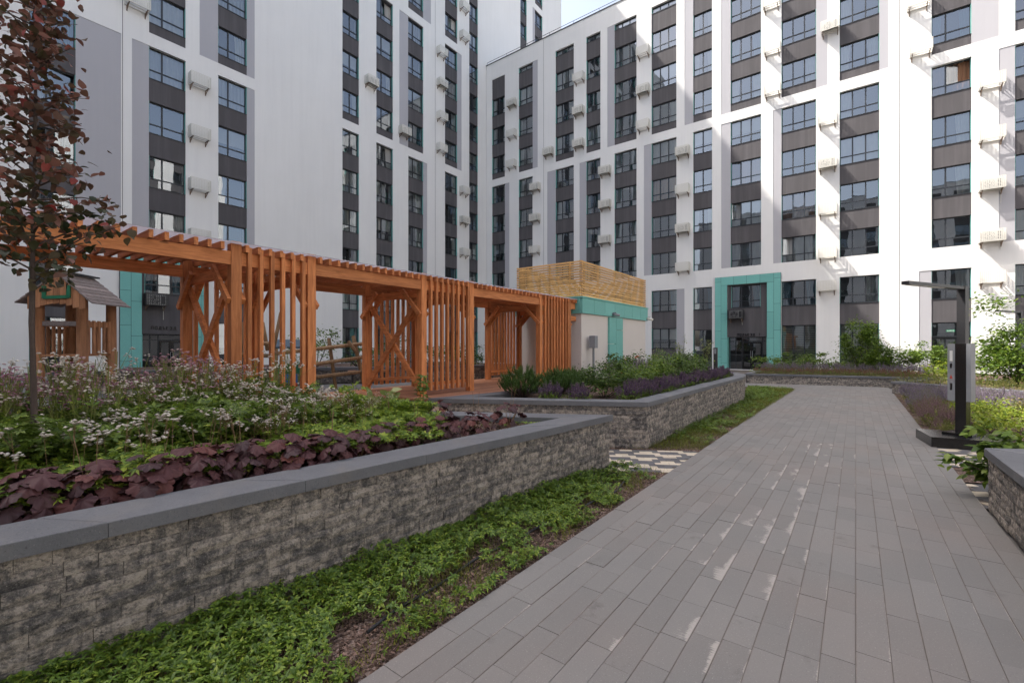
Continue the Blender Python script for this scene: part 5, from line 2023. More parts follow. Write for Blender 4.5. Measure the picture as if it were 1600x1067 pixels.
blade = tri_template([(-.03, 0, 0), (.03, 0, 0), (.10, .0, .55), (.26, 0, 1.0)], [(0, 1, 2), (0, 2, 3)])
p = sample(STRIP1, 5200, lambda p: np.clip(vnoise(p, 3.1, 12) * 2.3 - .9 + .35 * (strip_u(p) > .55), .02, 1))
fo.put(blade, p3(p, 0.0), roll=rng.normal(0, .25, len(p)), tilt=rng.normal(0, .3, len(p)), s=rng.uniform(.03, .13, len(p)), mi=2)
stuff('ground_cover', fo, [M['leaf_cover'], M['stem'], M['grass']], 'glossy green ground cover growing between the near block wall and the path', 'ground cover')

# -- grass strip by the middle planter
STRIP2 = [(-3.2, 7.0), (-2.0, 7.75), (-1.84, 20.8), (-3.5, 20.6), (-2.78, 15.4), (-2.72, 7.5)]
fo = Fol()
p = sample(STRIP2, 26000, lambda p: np.clip(vnoise(p, 1.6, 21) * 2.2 - .75 + np.clip((p[:, 1] - 9) / 9, 0, .9) + .35 * (p[:, 0] < -2.3), .03, 1))
fo.put(blade, p3(p, -.01), roll=rng.normal(0, .3, len(p)), tilt=rng.normal(0, .35, len(p)), s=rng.uniform(.04, .12, len(p)), mi=0)
p = sample(STRIP2, 2600, lambda p: np.clip(1.2 - (p[:, 0] + 2.75) * 1.6 + (vnoise(p, 2, 22) - .5) * 1.6, .02, 1) * (p[:, 1] > 8.2))
fo.put(whorl2, p3(p, rng.uniform(.02, .10, len(p))), tilt=rng.normal(.1, .4, len(p)), s=rng.uniform(.03, .065, len(p)), mi=1)
p = sample(STRIP2, 5000)
fo.put(chip, p3(p, rng.uniform(-.008, .006, len(p))), tilt=rng.normal(0, .3, len(p)), s=rng.uniform(.015, .04, len(p)), mi=2)
stuff('grass_strip', fo, [M['grass'], M['leaf_shrub'], M['chip']], 'patchy grass strip with bare bark between the middle planter and the path', 'grass')

# -- fallen leaves (single, seen one by one)
lf = t_leaf(.05, .035, .3, -.2, 3)
for k, (x, y, lab) in enumerate(((-2.25, 5.15, 'single orange fallen leaf on the bare strip near the path edge'), (-2.62, 8.6, 'single orange fallen leaf on the grass strip by the middle planter'),
                                 (-5.85, 4.75, 'single yellow fallen leaf on the sandy ramp'))):
    f1 = Fol().put(lf, [(x, y, .67 if k == 2 else .02)], az=1.0 + k, tilt=.2)
    tag(link('fallen_leaf', f1.mesh('fallen_leaf', M['litter'])), lab, 'leaf')

# -- bed 1: geranium carpet, astrantia and other tall pale flowers
BED1 = [(-3.56, -1.6), (-2.95, 5.15), (-5.3, 3.85), (-6.15, 3.45), (-6.15, -1.6)]
def wall_d(p):      # distance from the long wall
    return (-2.62 - 0.104 * (5.63 - p[:, 1])) - p[:, 0]
fo = Fol()
pal = t_lobed(5, 1.0, .46, 4.6, -.15, 2)
pal2 = t_lobed(7, 1.0, .30, 5.0, -.25, 2)
CARP = [(-3.85, -1.2), (-3.66, 0.2), (-3.30, 3.2), (-3.75, 3.75), (-4.5, 3.95), (-5.6, 3.5), (-6.1, 2.8), (-6.15, -1.2)]
p = sample(CARP, 9500, lambda p: np.clip(.45 + 1.1 * vnoise(p, 2.4, 31), 0, 1))
hh = .10 + .20 * vnoise(p, 2.1, 32) + .14 * np.clip((-3.9 - p[:, 0]) / 1.6, 0, 1)
z = .68 + hh * rng.uniform(.45, 1.0, len(p)) ** .6
a = rng.random(len(p)) < .5
fo.put(pal, p3(p[a], z[a]), tilt=rng.normal(.1, .35, a.sum()), roll=rng.normal(0, .35, a.sum()), s=rng.uniform(.030, .062, a.sum()), mi=0)
fo.put(pal2, p3(p[~a], z[~a]), tilt=rng.normal(.1, .35, (~a).sum()), roll=rng.normal(0, .35, (~a).sum()), s=rng.uniform(.035, .07, (~a).sum()), mi=0)
# taller dark foliage under the flowers
FLW = [(-4.6, -0.8), (-4.35, 0.6), (-4.35, 1.8), (-4.75, 2.9), (-5.9, 3.3), (-6.2, 2.9), (-6.2, -0.8)]
p = sample(FLW, 8200)
z = .70 + (.26 + .36 * vnoise(p, 2.2, 33)) * rng.uniform(.3, 1, len(p)) ** .7
fo.put(pal, p3(p, z), tilt=rng.normal(.15, .4, len(p)), roll=rng.normal(0, .35, len(p)), s=rng.uniform(.035, .075, len(p)), mi=1)
stuff('geranium_carpet', fo, [M['leaf_geranium'], M['leaf_meadow']], 'bright green lobed leaves carpeting the near planter behind the coral bells', 'ground cover')

def flowers(poly, n, h0, h1, heads, rad, mats, label, cat, seed, dens=None, spread=.09, hs=(.010, .018), lowfrac=.3):
    f2 = Fol()
    p = sample(poly, n, dens)
    h = rng.uniform(h0, h1, len(p)) * (.75 + .5 * vnoise(p, 1.7, seed))
    lean = rng.normal(0, .09, (len(p), 2))
    base = p3(p, .68)
    top = base + np.column_stack([lean * h[:, None], h])
    d = top - base
    L = np.linalg.norm(d, axis=1)
    # straight stems as slim prisms: rotate z axis to d with two tilts
    az = np.arctan2(d[:, 1], d[:, 0])
    tilt = np.arctan2(np.hypot(d[:, 0], d[:, 1]), d[:, 2])
    f2.put(t_stem(1.0, .0032 / .6), base, az=az, tilt=-tilt, s=L, mi=1)
    for k in range(heads):
        off = np.column_stack([rng.normal(0, spread, len(p)), rng.normal(0, spread, len(p)), rng.normal(0, spread * .45, len(p))])
        start = base + d * rng.uniform(.62, .88, len(p))[:, None]
        end = top + off
        dd = end - start
        f2.put(t_stem(1.0, .010), start, az=np.arctan2(dd[:, 1], dd[:, 0]), tilt=-np.arctan2(np.hypot(dd[:, 0], dd[:, 1]), dd[:, 2]), s=np.linalg.norm(dd, axis=1), mi=1)
        for q in range(3):
            o2 = end + rng.normal(0, .010, end.shape)
            f2.put(t_dome(1, .7, 6), o2, tilt=rng.normal(0, .3, len(p)), s=rng.uniform(hs[0], hs[1], len(p)), mi=0)
    # some leaves up the stems
    k = int(len(p) * lowfrac * 4)
    idx = rng.integers(0, len(p), k)
    q = base[idx] + d[idx] * rng.uniform(.15, .78, k)[:, None]
    f2.put(t_lobed(3, 1, .3, 1.8, -.3, 2), q, tilt=rng.normal(.2, .4, k), s=rng.uniform(.04, .085, k), mi=2)
    return stuff('flowers', f2, mats, label, cat)
flowers([(-5.2, -0.9), (-5.2, 1.3), (-5.5, 2.3), (-5.8, 2.6), (-6.25, 2.7), (-6.25, -0.9)], 250, .50, .76, 5, 0, [M['petal_pink'], M['stem'], M['leaf_geranium']],
        'dusty pink flower heads on tall green stems along the pergola side of the near planter', 'flowers', 41, spread=.055, hs=(.010, .017), lowfrac=2.2)
flowers([(-5.1, -0.6), (-4.9, 1.0), (-5.1, 2.2), (-5.5, 3.0), (-6.1, 3.1), (-6.1, -0.6)], 130, .46, .84, 5, 0, [M['petal_white'], M['stem'], M['leaf_geranium']],
        'creamy white flower heads mixed among the taller pink flowers', 'flowers', 43, spread=.06, hs=(.010, .017), lowfrac=2.2)
flowers([(-4.4, 0.0), (-4.0, 0.9), (-4.15, 1.9), (-4.8, 3.0), (-5.9, 3.35), (-5.6, 2.3), (-5.0, 0.4)], 210, .28, .50, 3, 0, [M['petal_white'], M['stem_red'], M['leaf_geranium']],
        'small white blossoms on bare reddish stems in front of the taller flowers', 'flowers', 45, spread=.034, hs=(.012, .019), lowfrac=.4)
flowers([(-4.1, 1.2), (-3.9, 2.6), (-4.4, 3.6), (-5.4, 3.6), (-4.7, 2.2)], 45, .28, .46, 7, 0, [M['petal_white'], M['stem_red'], M['leaf_geranium']],
        'airy stalks of tiny pale bells rising from the green leaves near the coral bells', 'flowers', 47, spread=.045, hs=(.004, .007), lowfrac=.1)

flowers([(-5.3, -0.7), (-5.2, .9), (-6.2, 1.1), (-6.25, -0.7)], 110, .58, .80, 5, 0, [M['petal_pink'], M['stem'], M['leaf_geranium']],
        'tall pink and cream flower heads at the left picture edge behind the tree trunk', 'flowers', 49, spread=.055, hs=(.010, .017), lowfrac=2.5)

# -- coral bells (heuchera): every big leaf is a part
HL = []
def heuchera_leaf(seed):
    q = random.Random(seed)
    n = 40
    vs = [(0, 0, 0)]
    fs = []
    ph = q.uniform(0, 6)
    rings = (.35, .72, 1.0)
    for ri, t in enumerate(rings):
        for k in range(n):
            a = -math.pi * .93 + 2 * math.pi * .93 * k / (n - 1)
            lob = 1 - .24 * (1 - abs(math.sin(a * 2.75 + .5))) ** 1.6 * (t ** 2) - .05 * math.sin(a * 19 + ph) * t ** 3
            r = t * lob * (.5 if abs(a) < .01 else .5) * (1 + .20 * math.cos(a))
            z = .045 * math.sin(a * 5.5 + ph) * t ** 2 - .15 * t ** 2 + .035 * math.sin(a * 9 + ph * 2) * t ** 2 - .05 * (1 - abs(math.sin(a * 2.6 + .4))) * (1 - t)
            vs.append((.12 + r * math.cos(a), r * math.sin(a), z))
    for k in range(n - 1):
        fs.append((0, 1 + k, 2 + k))
        for ri in range(2):
            b = 1 + ri * n + k
            c = 1 + (ri + 1) * n + k
            fs += [(b, c, c + 1, b + 1)]
    mb = MB()
    mb.add(vs, fs)
    return mb.mesh('leaf', M['leaf_heuchera'], smooth=True)
HL = [heuchera_leaf(s_) for s_ in range(5)]
def coral_bells(x, y, z, size, nl, label, group=None, seed=0):
    q = random.Random(seed)
    t = thing('coral_bells', label, 'plant', (x, y, z), group=group)
    for k in range(nl):
        t_ = (k + .5) / nl
        a = k * 2.399 + q.uniform(-.3, .3)
        rad = size * (.08 + .66 * math.sqrt(t_)) * q.uniform(.85, 1.1)
        zz = size * (.92 - .78 * t_ ** 1.3) * q.uniform(.85, 1.12)
        s_ = size * q.uniform(.28, .48)
        link('leaf', HL[q.randrange(5)], t, (rad * math.cos(a) * .8, rad * math.sin(a) * .8, zz),
             rot=Matrix.Rotation(a, 3, 'Z').to_euler() if False else (Matrix.Rotation(a + q.uniform(-.4, .4), 3, 'Z') @ Matrix.Rotation(.15 + 1.0 * t_ + q.uniform(-.3, .3), 3, 'Y') @ Matrix.Rotation(q.uniform(-.45, .45), 3, 'X')).to_euler(), scale=s_)
    mb = MB()
    for k in range(5):
        a = q.uniform(0, 6.3)
        mb.tube([(0, 0, 0), (size * .3 * math.cos(a), size * .3 * math.sin(a), size * .55)], .004, 4, False)
    if q.random() < .6:
        for k in range(2):
            a = q.uniform(0, 6.3)
            mb.tube([(0, 0, 0), (.05 * math.cos(a), .05 * math.sin(a), .25), (.09 * math.cos(a), .09 * math.sin(a), .48)], .0022, 3, False)
    link('stalk', mb.mesh('stalk', M['stem_red']), t)
    return t
ys = [-0.15, 0.15, 0.42, 0.68, 0.95, 1.22, 1.50, 1.80, 2.10, 2.42, 2.76, 3.12, 3.50, 3.92]
nrow = len(ys)
for k, y in enumerate(ys):
    x = -2.62 - 0.104 * (5.63 - y) - .56 + random.uniform(-.05, .05) - (.10 if y > 2.6 else 0)
    far = nrow - 1 - k
    coral_bells(x, y, .665, .33 if y < 2.4 else .29, 38 if y < 2.4 else 24,
                'dark purple coral bells in the row along the near coping, %s from its far end' % ORD[far],
                'coral bells in a row behind the near coping', 100 + k)
for (x, y, s_, n_, lab) in ((-3.42, 4.45, .34, 16, 'big dark purple coral bells plant at the far corner of the near planter'),
                            (-4.45, 4.30, .30, 14, 'dark maroon coral bells alone on bark before the middle planter wall'),
                            (-3.62, 3.95, .22, 8, 'small reddish coral bells on bark beside the big corner plant'),
                            (-5.35, 3.55, .26, 10, 'dark coral bells among pale flowers in front of the pergola post')):
    coral_bells(x, y, .665, s_, n_, lab, None, int(-x * 100))
fo = Fol()
p = sample([(-3.05, 5.1), (-3.1, 2.6), (-4.6, 3.6), (-5.4, 3.85)], 4200)
fo.put(chip, p3(p, .68 + rng.uniform(-.004, .012, len(p))), tilt=rng.normal(0, .3, len(p)), roll=rng.normal(0, .4, len(p)), s=rng.uniform(.012, .032, len(p)))
p = sample([(-3.05, 5.1), (-3.1, 2.6), (-4.6, 3.6), (-5.4, 3.85)], 260, lambda p: np.clip(vnoise(p, 4, 77) * 2 - .8, .02, 1))
fo.put(pal, p3(p, .70), tilt=rng.normal(.1, .3, len(p)), s=rng.uniform(.02, .045, len(p)), mi=1)
stuff('bark_chips', fo, [M['chip'], M['leaf_geranium']], 'reddish bark mulch at the far end of the near planter', 'bark chips')

# -- generic leafy things
def blob_points(n, c, r, nclump, seed, flat=.8, shell=.55, uneven=.28):
    g_ = np.random.default_rng(seed)
    d = g_.normal(size=(nclump, 3))
    d /= np.linalg.norm(d, axis=1)[:, None]
    rad = (shell + (1 - shell) * g_.random(nclump)) * (1 + g_.normal(0, uneven, nclump))
    cc = d * rad[:, None] * np.array(r)
    w = g_.random(nclump) + .4
    idx = g_.choice(nclump, n, p=w / w.sum())
    pts = cc[idx] + g_.normal(size=(n, 3)) * np.array(r) * g_.uniform(.10, .26, nclump)[idx][:, None] * np.array([1, 1, flat])
    return pts + np.array(c), cc + np.array(c)

def shrub(name, label, cat, base, r, h, nleaf, T, mats, ls, seed, group=None, nclump=26, lift=.5, stems=7, tiltm=.25, extra=None):
    """leafy shrub: stems + leaves in clumps"""
    t = thing(name, label, cat, base, group=group)
    b = np.array(base)
    c = b + np.array([0, 0, h * lift])
    pts, cl = blob_points(nleaf, c, (r[0], r[1], h * (1 - lift) * 1.0), nclump, seed)
    pts[:, 2] = np.maximum(pts[:, 2], base[2] + .02 + .05 * np.random.default_rng(seed).random(len(pts)))
    f2 = Fol()
    out = pts - (b + np.array([0, 0, h * .2]))
    az = np.arctan2(out[:, 1], out[:, 0]) + rng.normal(0, .8, len(pts))
    f2.put(T, pts, az=az, tilt=rng.normal(tiltm, .45, len(pts)), roll=rng.normal(0, .5, len(pts)), s=rng.uniform(ls[0], ls[1], len(pts)))
    if extra:
        extra(f2, pts, cl)
    link('foliage', f2.mesh('foliage', mats, base), t)
    mb = MB()
    q = random.Random(seed)
    for k in range(stems):
        e = cl[q.randrange(len(cl))] - b
        mid = e * .5 + np.array([q.uniform(-.05, .05), q.uniform(-.05, .05), .06 * h])
        mb.tube([(0, 0, -.02), tuple(mid), tuple(e)], [.014 * (.6 + h * .4), .009 * (.6 + h * .4), .004], 5, False)
    link('branch', mb.mesh('branch', M['bark']), t)
    return t

LEAF_S = t_leaf(1, .55, .25, -.25, 3)
LEAF_N = t_leaf(1, .34, .25, -.3, 3)
LEAF_R = t_leaf(1, .72, .22, -.2, 3)
LEAF_T = t_leaf(1, .82, .16, -.28, 4)

# sapling at the corner of the near planter
t = thing('young_hydrangea', 'thin upright green sapling with pale leaves standing before the pergola post', 'shrub', (-4.62, 4.13, .67))
f2 = Fol()
k = 150
zz = rng.uniform(.04, .62, k)
aa = rng.uniform(0, 6.28, k)
rr_ = rng.uniform(.02, .10, k) * (1.15 - zz)
P = np.column_stack([rr_ * np.cos(aa), rr_ * np.sin(aa), zz])
f2.put(LEAF_R, P, az=aa, tilt=rng.normal(.0, .4, k), s=rng.uniform(.05, .09, k), mi=0)
f2.put(LEAF_R, P[:26] + .01, az=aa[:26], tilt=.3, s=.06, mi=1)
link('foliage', f2.mesh('foliage', [M['leaf_shrub'], M['leaf_pale']]), t)
mb = MB()
for a in (0, 2.1, 4.2):
    mb.tube([(0, 0, 0), (.02 * math.cos(a), .02 * math.sin(a), .3), (.05 * math.cos(a), .05 * math.sin(a), .62)], [.006, .005, .003], 5, False)
link('stem', mb.mesh('stem', M['stem']), t)
shrub('leafy_clump', 'pale green hosta like clump at the sandy ramp behind the green carpet', 'plant', (-4.75, 3.62, .67), (.22, .22, 0), .46, 60, LEAF_R, M['leaf_pale'], (.10, .17), 881, nclump=10, stems=3, tiltm=.7)
shrub('leafy_clump', 'bright green mounded perennial left of the thin sapling', 'plant', (-4.95, 3.35, .67), (.42, .36, 0), .42, 900, pal, M['leaf_geranium'], (.03, .06), 882, nclump=16, stems=4)
shrub('leafy_clump', 'bright green low perennial mound in front of the sandy ramp', 'plant', (-4.35, 3.55, .67), (.36, .32, 0), .36, 800, pal, M['leaf_geranium'], (.03, .055), 883, nclump=16, stems=4)

# purple leaved tree at the left
tr = thing('purple_leaf_tree', 'slim young tree with maroon and bronze leaves at the left edge', 'tree', (-5.0, .57, .66))
mb = MB()
mb.tube([(0, 0, 0), (.012, .004, .4), (-.01, .0, .8), (.0, -.01, 1.2), (-.035, .0, 1.62), (-.03, .0, 2.0), (-.02, .01, 2.6), (-.05, .02, 3.3), (-.07, .02, 4.1)],
        [.023, .020, .019, .018, .017, .015, .012, .008, .003], 9, False)
link('trunk', mb.mesh('trunk', M['bark'], None, True), tr)
f2 = Fol()
mb = MB()
q = random.Random(77)
tips = []
for k in range(54):
    z0 = 1.50 + 2.3 * (k / 54) ** .95
    a = k * 2.4 + q.uniform(-.4, .4)
    L = q.uniform(.32, .80) * (1.0 if z0 < 2.35 else .52)
    up = q.uniform(.15, .75) + (.2 if z0 > 2.6 else 0)
    d = Vector((math.cos(a), math.sin(a), up)).normalized()
    p0 = Vector((-.03, 0, z0))
    p1 = p0 + d * L * .55 + Vector((0, 0, .02))
    p2 = p0 + d * L + Vector((0, 0, -.04 * L))
    mb.tube([p0, p1, p2], [.008, .005, .002], 5, False)
    n_ = int((20 + 48 * L) * (.9 if z0 < 2.35 else .75))
    for j in range(n_):
        tt = q.uniform(.18, 1.03)
        c_ = p0.lerp(p2, tt) + Vector((q.gauss(0, .055), q.gauss(0, .055), q.gauss(0, .05)))
        tips.append((c_.x, c_.y, c_.z, z0))
tips = np.array(tips)
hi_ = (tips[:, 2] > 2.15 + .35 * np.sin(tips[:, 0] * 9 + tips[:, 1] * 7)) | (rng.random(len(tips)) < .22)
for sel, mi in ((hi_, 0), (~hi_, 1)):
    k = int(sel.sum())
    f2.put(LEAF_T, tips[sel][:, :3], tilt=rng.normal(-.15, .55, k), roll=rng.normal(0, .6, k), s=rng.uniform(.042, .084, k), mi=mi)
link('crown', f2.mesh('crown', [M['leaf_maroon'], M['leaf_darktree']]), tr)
link('branch', mb.mesh('branch', M['bark']), tr)

# -- middle planter: pines, salvia, roses, lavender
def pine(x, y, r, h, label, seed):
    t = thing('mountain_pine', label, 'shrub', (x, y, .66))
    f2 = Fol()
    g_ = np.random.default_rng(seed)
    tuft = join([tri_template([(-.03, 0, 0), (.03, 0, 0), (0, 0, 1)], [(0, 1, 2)]) for _ in range(1)])
    ndl = tri_template([(0, -.05, 0), (0, .05, 0), (1, 0, .1)], [(0, 1, 2)])
    ns = 330
    th = g_.uniform(0, 6.28, ns)
    ph_ = np.arccos(g_.uniform(.0, 1, ns))
    C0 = np.column_stack([r * np.sin(ph_) * np.cos(th), r * np.sin(ph_) * np.sin(th), h * (.25 + .6 * np.cos(ph_))]) * g_.uniform(.6, 1.05, ns)[:, None]
    C0[:, 2] = np.maximum(C0[:, 2], .05)
    mb = MB()
    for i in range(ns):
        L = g_.uniform(.08, .14)
        up = Vector((C0[i, 0] * .9, C0[i, 1] * .9, .55)).normalized()
        m_ = 60
        tpos = g_.uniform(0, 1, m_)
        P = C0[i] + np.outer(tpos * L, np.array(up))
        f2.put(ndl, P, az=g_.uniform(0, 6.28, m_), tilt=g_.normal(.75, .25, m_), s=g_.uniform(.045, .07, m_))
        if i % 5 == 0:
            mb.tube([(0, 0, 0), tuple(C0[i] * .55), tuple(C0[i])], [.012, .008, .003], 4, False)
    link('needles', f2.mesh('needles', M['needle']), t)
    link('branch', mb.mesh('branch', M['bark']), t)
pine(-5.2, 7.2, .42, .62, 'dense green mountain pine at the left tip of the middle planter', 5)
pine(-4.9, 8.1, .42, .55, 'second green mountain pine, behind the first in the middle planter', 6)
pine(-5.1, 9.1, .38, .5, 'small mountain pine below the last pergola slats', 7)

SPK = [t_spike(1, .14, 6, k) for k in range(3)]
def spike_clump(name, label, cat, x, y, z, r, h, n, mflow, mleaf, seed, group=None, spike_h=(.12, .22), dens_leaf=240, thick=1.0):
    t = thing(name, label, cat, (x, y, z), group=group)
    g_ = np.random.default_rng(seed)
    f2 = Fol()
    rad = r * np.sqrt(g_.random(n))
    a = g_.uniform(0, 6.28, n)
    hh = h * (1.05 - .35 * (rad / r) ** 2) * g_.uniform(.8, 1.12, n)
    base = np.column_stack([rad * .55 * np.cos(a), rad * .55 * np.sin(a), np.zeros(n)])
    top = np.column_stack([rad * 1.12 * np.cos(a), rad * 1.12 * np.sin(a), hh])
    d = top - base
    sp = g_.uniform(spike_h[0], spike_h[1], n)
    L = np.linalg.norm(d, axis=1)
    az = np.arctan2(d[:, 1], d[:, 0])
    ti = np.arctan2(np.hypot(d[:, 0], d[:, 1]), d[:, 2])
    f2.put(t_stem(1, .006), base, az=az, tilt=-ti, s=L, mi=1)
    for k in range(3):
        sl_ = slice(k, None, 3)
        f2.put(SPK[k], (top - d * (sp / L)[:, None])[sl_], az=az[sl_], tilt=-ti[sl_], s=sp[sl_] * thick, mi=0)
    k = dens_leaf
    rl = r * 1.0 * np.sqrt(g_.random(k))
    al = g_.uniform(0, 6.28, k)
    P = np.column_stack([rl * np.cos(al), rl * np.sin(al), h * .62 * g_.random(k) ** .8 * (1.1 - .5 * (rl / r) ** 2)])
    f2.put(LEAF_N, P, az=al + g_.normal(0, .7, k), tilt=g_.normal(.3, .4, k), s=g_.uniform(.045, .085, k), mi=2)
    link('flower_spikes', f2.mesh('flower_spikes', [M[mflow], M['stem'], M[mleaf]]), t)
    return t
# row along the left edge and the path edge
spots = []
for k in range(2):
    spots.append((-4.35 + k * .42, 6.92 + k * .235, .36))
for k in range(22):
    spots.append((-3.22 + random.uniform(-.05, .05), 7.75 + k * .36, .38 + .05 * math.sin(k * 1.7)))
for k, (x, y, h) in enumerate(spots):
    lab = ('violet salvia clump on the near left edge of the middle planter, %s from the pines' % ORD[k]) if k < 2 else \
          ('violet salvia clump in the row behind the long coping, %s from the near corner' % (ORD[k - 2] if k - 2 < 20 else ['twenty-first', 'twenty-second'][k - 22]))
    spike_clump('salvia', lab, 'salvia', x, y, .66, .21, h, 46, 'salvia', 'leaf_shrub', 300 + k, 'violet salvia edging the middle planter', dens_leaf=330)
for k in range(14):
    x, y = -4.7 - .45 * (k % 2) + random.uniform(-.1, .1), 10.6 + k * .52
    spike_clump('catmint', 'hazy grey violet catmint along the kiosk side of the middle planter, %s from the pergola' % ORD[k], 'catmint', x, y, .66, .30, .62, 80, 'lavender', 'leaf_olive', 350 + k,
                'catmint in front of the kiosk', dens_leaf=130, spike_h=(.10, .2))
for k in range(9):
    x, y = -3.95 + .30 * math.sin(k * 2.2), 8.25 + k * .80
    def rosy(f2, pts, cl, k=k):
        if k in (1, 2):
            f2.put(t_dome(1, .8, 7), pts[:3] + np.array([0, 0, .06]), s=.035, mi=1)
    shrub('rose_bush', 'low green rose bush in the middle of the planter, %s from the near end' % ORD[k], 'shrub', (x, y, .66), (.50, .50, 0), .70 + .08 * (k % 3), 1700, LEAF_S,
          [M['leaf_shrub'] if k % 2 else M['leaf_dark'], M['rose']], (.04, .075), 400 + k, 'rose bushes in the middle planter', extra=rosy)
for k, (x, y, h, lean) in enumerate(((-5.05, 17.55, 1.55, -.28), (-4.62, 18.0, 1.45, .2), (-5.9, 17.0, 1.0, -.1))):
    t = thing('young_shrub_tree', ('leaning young shrub with pale leafy shoots left of the bollard light', 'spindly young shrub with pale leaves next to the bollard light', 'short pale leaved young shrub by the far kiosk corner')[k], 'shrub', (x, y, .66))
    f2 = Fol()
    mb = MB()
    q = random.Random(60 + k)
    for b in range(6):
        a = q.uniform(0, 6.28)
        e = Vector((lean + .45 * math.cos(a) * q.random(), .35 * math.sin(a), h * q.uniform(.6, 1.0)))
        mid = e * .5 + Vector((lean * .3, 0, .12))
        mb.tube([(0, 0, 0), mid, e], [.012, .008, .003], 5, False)
        m_ = 46
        ts = rng.uniform(.25, 1.0, m_)
        P = np.array([tuple((Vector((0, 0, 0)).lerp(mid, tt * 2) if tt < .5 else mid.lerp(e, tt * 2 - 1))) for tt in ts]) + rng.normal(0, .045, (m_, 3))
        f2.put(LEAF_S, P, tilt=rng.normal(.2, .5, m_), s=rng.uniform(.05, .09, m_))
    link('foliage', f2.mesh('foliage', M['leaf_pale']), t)
    link('branch', mb.mesh('branch', M['bark']), t)

# -- far planter in front of the entrance
for k in range(13):
    x, y = -3.55 + k * .45, 23.62 + k * .095
    spike_clump('sedum', 'rusty red flowering clump along the far planter edge, %s from the entrance' % ORD[k], 'perennial', x, y, .36, .30, .36, 60, 'rusty', 'leaf_olive', 500 + k, 'rusty clumps along the far planter edge', dens_leaf=170, spike_h=(.06, .12))
for k in range(12):
    x, y = -3.3 + k * .52, 24.55 + k * .10
    spike_clump('catmint', 'grey violet catmint in the second row of the far planter, %s from the entrance' % ORD[k], 'catmint', x, y, .36, .32, .55, 55, 'lavender', 'leaf_shrub', 520 + k, 'catmint behind the rusty clumps', dens_leaf=170, spike_h=(.10, .2))
for k, (x, y, w, h, n_, lab) in enumerate(((.15, 26.0, .75, 2.35, 5200, 'tall rounded green shrub in the far planter under the ground floor blinds'), (1.35, 26.6, .8, 1.75, 3800, 'broader lower green shrub right of the tall one in the far planter'),
                                           (2.5, 26.9, .7, 1.25, 2800, 'spreading green shrub at the right end of the far planter'), (-3.3, 26.8, .8, .95, 1900, 'low loose green shrub by the teal entrance frame'),
                                           (-1.6, 27.2, 1.1, .9, 2200, 'low loose green shrub below the cream blinds'))):
    shrub('green_shrub', lab, 'shrub', (x, y, .36), (w, w, 0), h, n_, LEAF_S, M['leaf_shrub'], (.07, .12), 540 + k, 'green shrubs along the facing block', nclump=34, stems=9)
# -- right hand planter and open bed
for k in range(12):
    t_ = k / 11
    x, y = 1.35 + 4.9 * t_, 21.15 - 4.3 * t_ + .1
    spike_clump('sedum', 'low sunlit olive and rust clump along the right planter edge, %s from the path' % ORD[k], 'perennial', x + .1, y + .12, .36, .40, .38, 60, 'rusty' if k % 3 == 0 else 'leaf_olive', 'leaf_olive', 560 + k, 'olive clumps along the right planter edge', dens_leaf=260, spike_h=(.05, .10))
shrub('green_shrub', 'big sunlit green shrub in the right planter beside the information post', 'shrub', (4.35, 22.0, .36), (1.25, 1.1, 0), 2.1, 8500, LEAF_S, M['leaf_shrub'], (.08, .14), 580, 'green shrubs along the facing block', nclump=46, stems=12)
shrub('green_shrub', 'loose green shrub at the right picture edge behind the big one', 'shrub', (6.4, 22.2, .36), (1.0, 1.0, 0), 1.6, 4200, LEAF_S, M['leaf_shrub'], (.08, .14), 581, 'green shrubs along the facing block', nclump=30, stems=8)
shrub('green_shrub', 'small bright shrub by the right planter corner left of the information post', 'shrub', (2.35, 21.6, .36), (.45, .45, 0), .75, 700, LEAF_S, M['leaf_lime'], (.06, .1), 582, 'green shrubs along the facing block', nclump=18, stems=5)
for k in range(9):
    x, y = 1.42 + .12 * math.sin(k * 1.9), 11.75 + k * .62
    spike_clump('salvia', 'dull violet salvia clump right of the path, %s from the lamp plinth' % ORD[k], 'salvia', x, y, -.01, .30, .50, 62, 'mauve' if k < 6 else 'lavender', 'leaf_olive', 600 + k, 'salvia edging the right side of the path', dens_leaf=220, spike_h=(.12, .2), thick=.8)
for k in range(12):
    x, y = 1.5 + (k % 4) * .62 + random.uniform(-.1, .1), 17.3 + (k // 4) * .95 - (k % 4) * .38
    spike_clump('catmint', 'silvery violet catmint clump before the right planter, place %s of the drift' % ORD[k], 'catmint', x, y, -.01, .42, .52, 90, 'lavender', 'leaf_olive', 620 + k, 'silvery catmint drift before the right planter', dens_leaf=190, spike_h=(.10, .22))
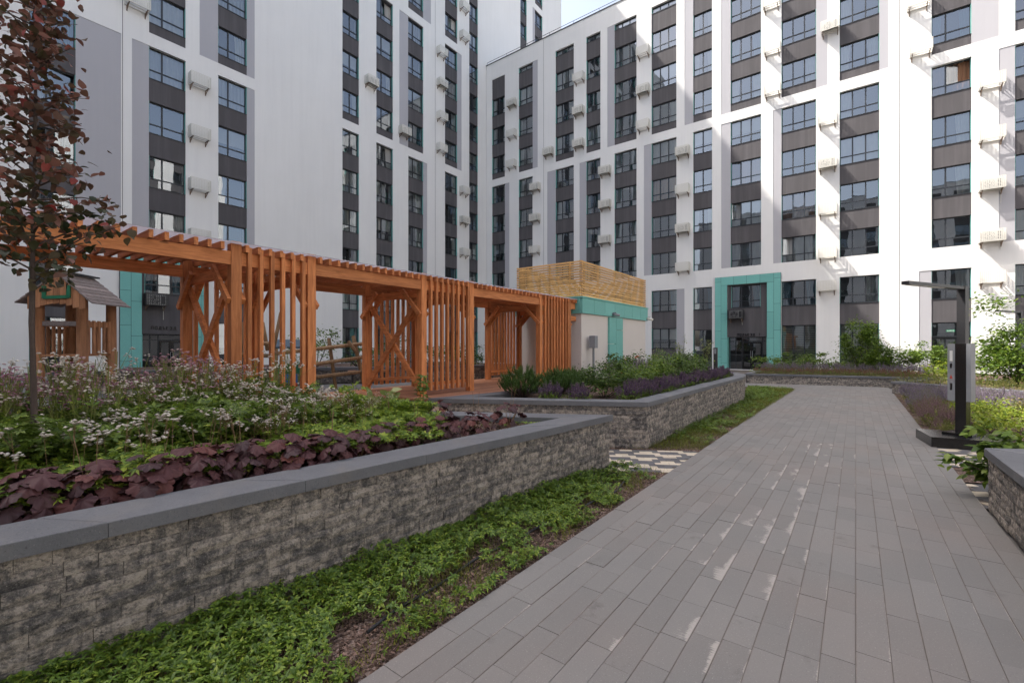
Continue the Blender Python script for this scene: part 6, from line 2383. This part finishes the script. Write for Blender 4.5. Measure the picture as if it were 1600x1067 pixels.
for k in range(22):
    col_ = k % 6
    row_ = k // 6
    x, y = 1.95 + col_ * .62 + random.uniform(-.12, .12), 11.9 + row_ * .98 + col_ * .18 + random.uniform(-.12, .12)
    w = ['lime yellow', 'yellow green', 'olive green'][k % 3]
    shrub('spirea', '%s spirea mound in the sunny bed, row %s from lamp, %s from path' % (w, ORD[row_], ORD[col_]), 'shrub', (x, y, -.01), (.40, .40, 0), .42 + .06 * (k % 3), 620, LEAF_S,
          M['leaf_lime'] if k % 3 < 2 else M['leaf_olive'], (.04, .075), 650 + k, 'spirea mounds in the sunny right bed', nclump=18, stems=4)
# peony like plant hanging over the right planter corner
shrub('peony', 'dark glossy peony foliage hanging over the corner of the right planter', 'plant', (1.42, 7.20, .0), (.46, .36, 0), .72, 1200, LEAF_S, M['leaf_shrub'], (.08, .13), 700, nclump=30, stems=9, lift=.62, tiltm=-.1)
shrub('peony', 'second dark peony foliage clump behind the right planter', 'plant', (2.15, 7.6, .0), (.55, .40, 0), .74, 1100, LEAF_N, M['leaf_dark'], (.11, .17), 701, nclump=26, stems=9, lift=.62, tiltm=-.1)
fo = Fol()
p = sample([(1.65, 1.0), (1.65, 6.2), (5.5, 8.3), (5.5, 1.0)], 3000)
fo.put(pal, p3(p, .56 + .10 * vnoise(p, 1.5, 91) * rng.uniform(.3, 1, len(p))), tilt=rng.normal(.1, .4, len(p)), roll=rng.normal(0, .3, len(p)), s=rng.uniform(.04, .08, len(p)))
stuff('ground_cover', fo, M['leaf_geranium'], 'low green leaves filling the block wall planter at the right edge of the path', 'ground cover')
# -- shrubs behind the climbing frame
for k in range(4, 9):
    t_ = k / 8
    x, y = -13.6 + 4.3 * t_ - .55, 2.6 + 7.6 * t_ + .45
    shrub('hedge_bush', 'dark green bush in the low wall planter behind the playground, %s from the left' % ORD[k - 4], 'shrub', (x, y, 1.05), (.62, .6, 0), (.62, .7, 1.0, .75, 1.15, .7, .8, .65, .7)[k], 900, LEAF_S,
          M['leaf_shrub'] if k in (2, 4) else M['leaf_dark'], (.05, .09), 720 + k, 'bushes behind the playground', nclump=20, stems=5)
